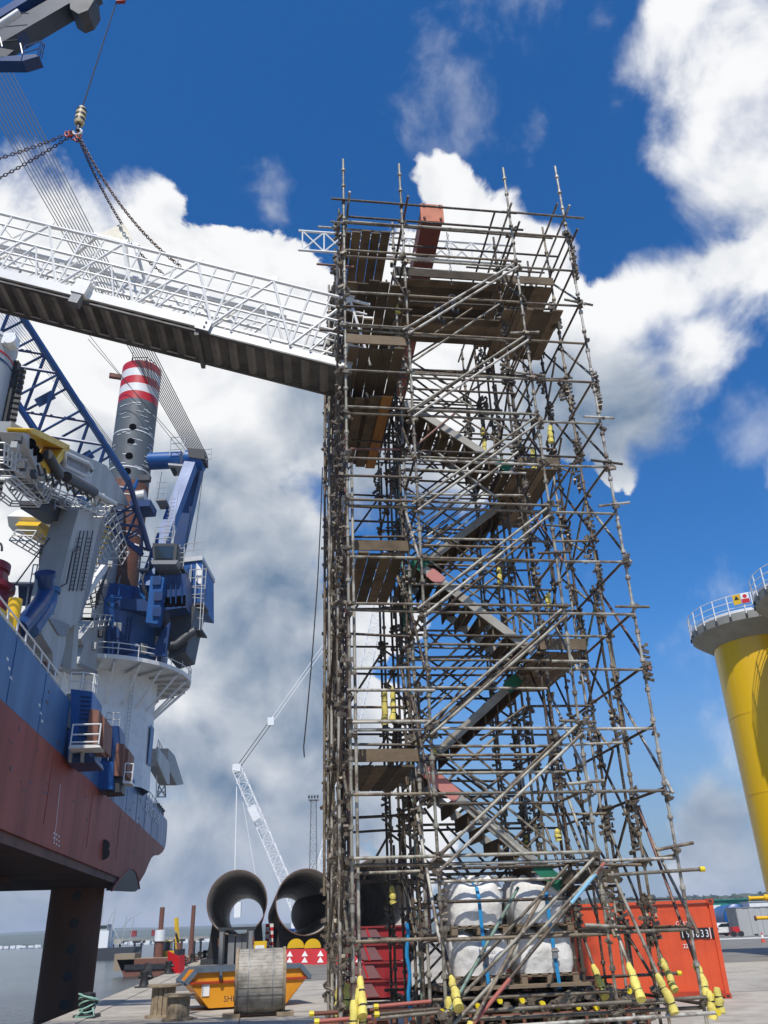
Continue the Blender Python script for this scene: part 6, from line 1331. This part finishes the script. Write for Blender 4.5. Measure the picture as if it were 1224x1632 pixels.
# right-hand background: car, blue tanks, tent, sheds, cone
def car():
    c = atz(1158, 1492, 0); t = thing('parked_car', 'white hatchback parked behind the container end', 'car', c); L = 3.9; wd = 1.7
    x = V((1,.12,0)).normalized(); y = V((-x.y,x.x,0))
    def P(u, v, z): return V(c) + x*(u-.4) + y*v + V((0,0,z))
    side = [(-2.0,.32),(1.85,.32),(1.95,.7),(1.88,.95),(1.65,1.42),(1.0,1.5),(.0,1.49),(-.75,1.02),(-1.8,.85),(-2.02,.6)]
    obj('body', MB().prism([P(u,0,z) for u, z in side], y*wd), 'cranewhite', t)
    obj('side_window', MB().prism([P(u,-.012,z) for u, z in ((-.62,1.02),(.0,1.40),(.95,1.42),(1.3,1.28),(1.42,1.04))], y*.01), 'glass', t)
    obj('rear_window', MB().prism([P(1.93,.15,.98), P(1.93,wd-.15,.98), P(1.68,wd-.25,1.38), P(1.68,.25,1.38)], x*.02), 'glass', t)
    obj('tail_light', MB().box(P(1.9,.1,.85), (.14,.18,.28), (x,y,UP)), 'red', t); obj('sill', MB().box(P(0,-.01,.36), (3.6,.03,.10), (x,y,UP)), 'darkgrey', t)
    for u in (-1.28, 1.28):
        for v in (-.02, wd+.02): wl = obj('wheel', MB().lathe(P(u,v,.32), [(0,-.1),(.3,-.1),(.32,0),(.3,.1),(0,.1)], 20, y), 'black', t, True); obj('wheel_rim', MB().lathe(P(u,v,.32), [(0,-.115),(.19,-.112),(.21,-.09)], 14, y), 'rail', wl)
    for u in (.2,): obj('door_mirror', MB().box(P(-.55,-.1,1.0), (.16,.16,.12), (x,y,UP)), 'cranewhite', t)
car()
p = atz(1160, 1486, 0); p = V((54.8, 150, 0)); t = thing('event_tent', 'white peaked tent behind the parked car', 'tent', p)
obj('roof', MB().lathe(p, [(2.7,1.9),(1.6,2.6),(.6,3.3),(.1,3.9)], 8), 'signwhite', t); obj('wall', MB().lathe(p, [(2.6,0),(2.65,1.9)], 8), 'grey', t)
M['teal'] = mat('teal_green_cladding', (.012,.22,.17), .6, 0, (.012,.18,.14), .1)
p = V((66, 168, 0)); t = thing('green_shed', 'long teal green shed behind the tent and tanks', 'shed', p)
for i in range(16): obj('cladding_panel', MB().box(p + V((-22 + i*3.6, .06*(i % 2), 2.5)), (3.56,.3,4.9)), 'teal', t)
obj('roof', MB().box(p + V((5,6,5.02)), (58,13,.14)), 'teal', t); obj('rear_wall', MB().box(p + V((5,12,2.5)), (57,.3,4.9)), 'teal', t)
for x in (-8, -2): obj('sign_board', MB().box(p + V((x,-.25,3.8)), (1.6,.08,.8)), 'signwhite', t)
for i, (px, Y) in enumerate(((1169,128),(1178,122))):
    c = aty(px, 1470, Y); c.z = 1.9; t = thing('blue_tank', ('left' if i == 0 else 'right') + ' of two blue cylindrical tanks between the car and the grey shed', 'tank', (c.x,c.y,0), 'blue tanks')
    obj('shell', MB().lathe(c, [(0,0),(1.3,.02),(1.75,.3),(1.75,6),(0,6.1)], 28, V((.15,1,0))), 'hullblue' if i == 0 else 'blue', t, True); obj('end_ring', MB().lathe(c, [(1.75,.3),(1.8,.3),(1.8,.6),(1.75,.6)], 28, V((.15,1,0)), close=True), 'darkgrey', t)
    for s in (1, 4.6): obj('saddle', MB().box((c.x + .15*s, c.y + s, .35), (3.2,.6,.7)), 'shackle', t)
p = aty(1205, 1470, 112); t = thing('grey_shed', 'pale grey site shed right of the blue tanks', 'shed', (p.x,p.y,0))
for i in range(7): obj('wall_panel', MB().box((p.x - 1.75 + i*.72, p.y + .03*(i % 2), 1.52), (.70,.12,3.0)), 'grey', t)
obj('side_wall', MB().box((p.x-2.15,p.y+1.6,1.5), (.1,3.2,3.0)), 'midgrey', t); obj('roof', MB().box((p.x+.4,p.y+1.6,3.06), (5.2,3.4,.1)), 'midgrey', t); obj('foot', MB().box((p.x-.3,p.y-.1,.1), (.4,.2,.2)), 'black', t)
p = V((p.x + 6.5, p.y + 9, 0)); t = thing('white_store', 'white storage unit behind the grey shed', 'shed', p); obj('body', MB().box(p + V((0,0,1.9)), (8,3,3.7)), 'signwhite', t); obj('roof', MB().box(p + V((0,0,3.8)), (8.2,3.2,.1)), 'grey', t)
p = atz(1184, 1485, 0); p = V((p.x, 108, 0)) if p.y > 150 else p; p = aty(1172,1486,110); t = thing('red_machine', 'small red machine parked between the car and the grey shed', 'machine', (p.x,p.y,0)); obj('body', MB().box((p.x,p.y,.75), (.8,.9,.6)), 'red', t); 
for x in (-.45,.45): obj('wheel', MB().tube((p.x+x,p.y-.7,.3), (p.x+x,p.y-.5,.3), .3, 12), 'black', t)
def cone(p, label):
    t = thing('traffic_cone', label, 'traffic cone', p, 'traffic cones'); M.setdefault('coneorange', mat('faded_cone_orange', (.62,.10,.06), .6))
    obj('base', MB().box(V(p) + V((0,0,.02)), (.42,.42,.04)), 'coneorange', t); obj('cone_body', MB().lathe(p, [(.17,.04),(.045,.78),(0,.79)], 16), 'coneorange', t, True); obj('sleeve', MB().lathe(p, [(.128,.32),(.082,.58)], 16), 'signwhite', t, True)
    return t
cone(atz(1217, 1502, 0), 'faded traffic cone at the foot of the yellow tower')
struct('kerb_line', MB().box((66, 97, .05), (100, .5, .1)), 'signwhite')
# bushes and trees scattered over the near right hill
q = random.Random(21); sh = []
for k in range(4):
    mb = MB()
    for _ in range(60):
        a = q.uniform(0,6.28); z = q.random(); r_ = math.sqrt(q.random())*math.sin(math.pi*min(1,z*.85+.12))*5; c = V((r_*math.cos(a), r_*math.sin(a), 1 + z*8)); s_ = q.uniform(.8,1.9)
        mb.add([c + V((q.uniform(-1,1),q.uniform(-1,1),q.uniform(-1,1)))*s_ for _ in range(4)], [(0,1,2),(0,2,3),(0,1,3),(1,2,3)])
    mb.tube((0,0,-2), (0,0,5), .4, 5); sh.append(mb)
big = MB()
for i in range(420):
    x = q.uniform(150,700); y = q.uniform(900,1250); s_ = q.uniform(.8,1.5); b = q.choice(sh); t_ = min(1,(y-900)/430); z = -4 + 32*math.sin(math.pi*t_*.5)*.8
    big.stamp(b.v, b.f, Matrix.Translation((x,y,z)) @ Matrix.Rotation(q.uniform(0,6), 4, 'Z') @ Matrix.Scale(s_, 4))
o = obj('hillside_trees', big, 'gfoliage', None, False, False, kind='stuff'); o['label'] = 'dark trees covering the hill behind the green shed'; o['category'] = 'trees'

# ------------------------------------------------------------------ the air: far hills fade to blue
bpy.context.view_layer.update()
zt = max((o.matrix_world @ V(c)).z for o in C.objects if o.type == 'MESH' for c in o.bound_box) + 1.5
hz = MB().box((0, 4300, (zt - 7.6)/2), (18600, 10200, zt + 7.6)).mesh('haze')
hm = bpy.data.materials.new('haze'); hm.use_nodes = True; hm.node_tree.nodes.clear()
pv = hm.node_tree.nodes.new('ShaderNodeVolumePrincipled'); pv.inputs['Color'].default_value = (.80, .88, 1, 1); pv.inputs['Density'].default_value = HAZE
mo = hm.node_tree.nodes.new('ShaderNodeOutputMaterial'); hm.node_tree.links.new(pv.outputs[0], mo.inputs['Volume'])
hz.materials.append(hm)
o = bpy.data.objects.new('haze', hz); C.objects.link(o); o['kind'] = 'stuff'; o['label'] = 'thin blue air over the harbour'
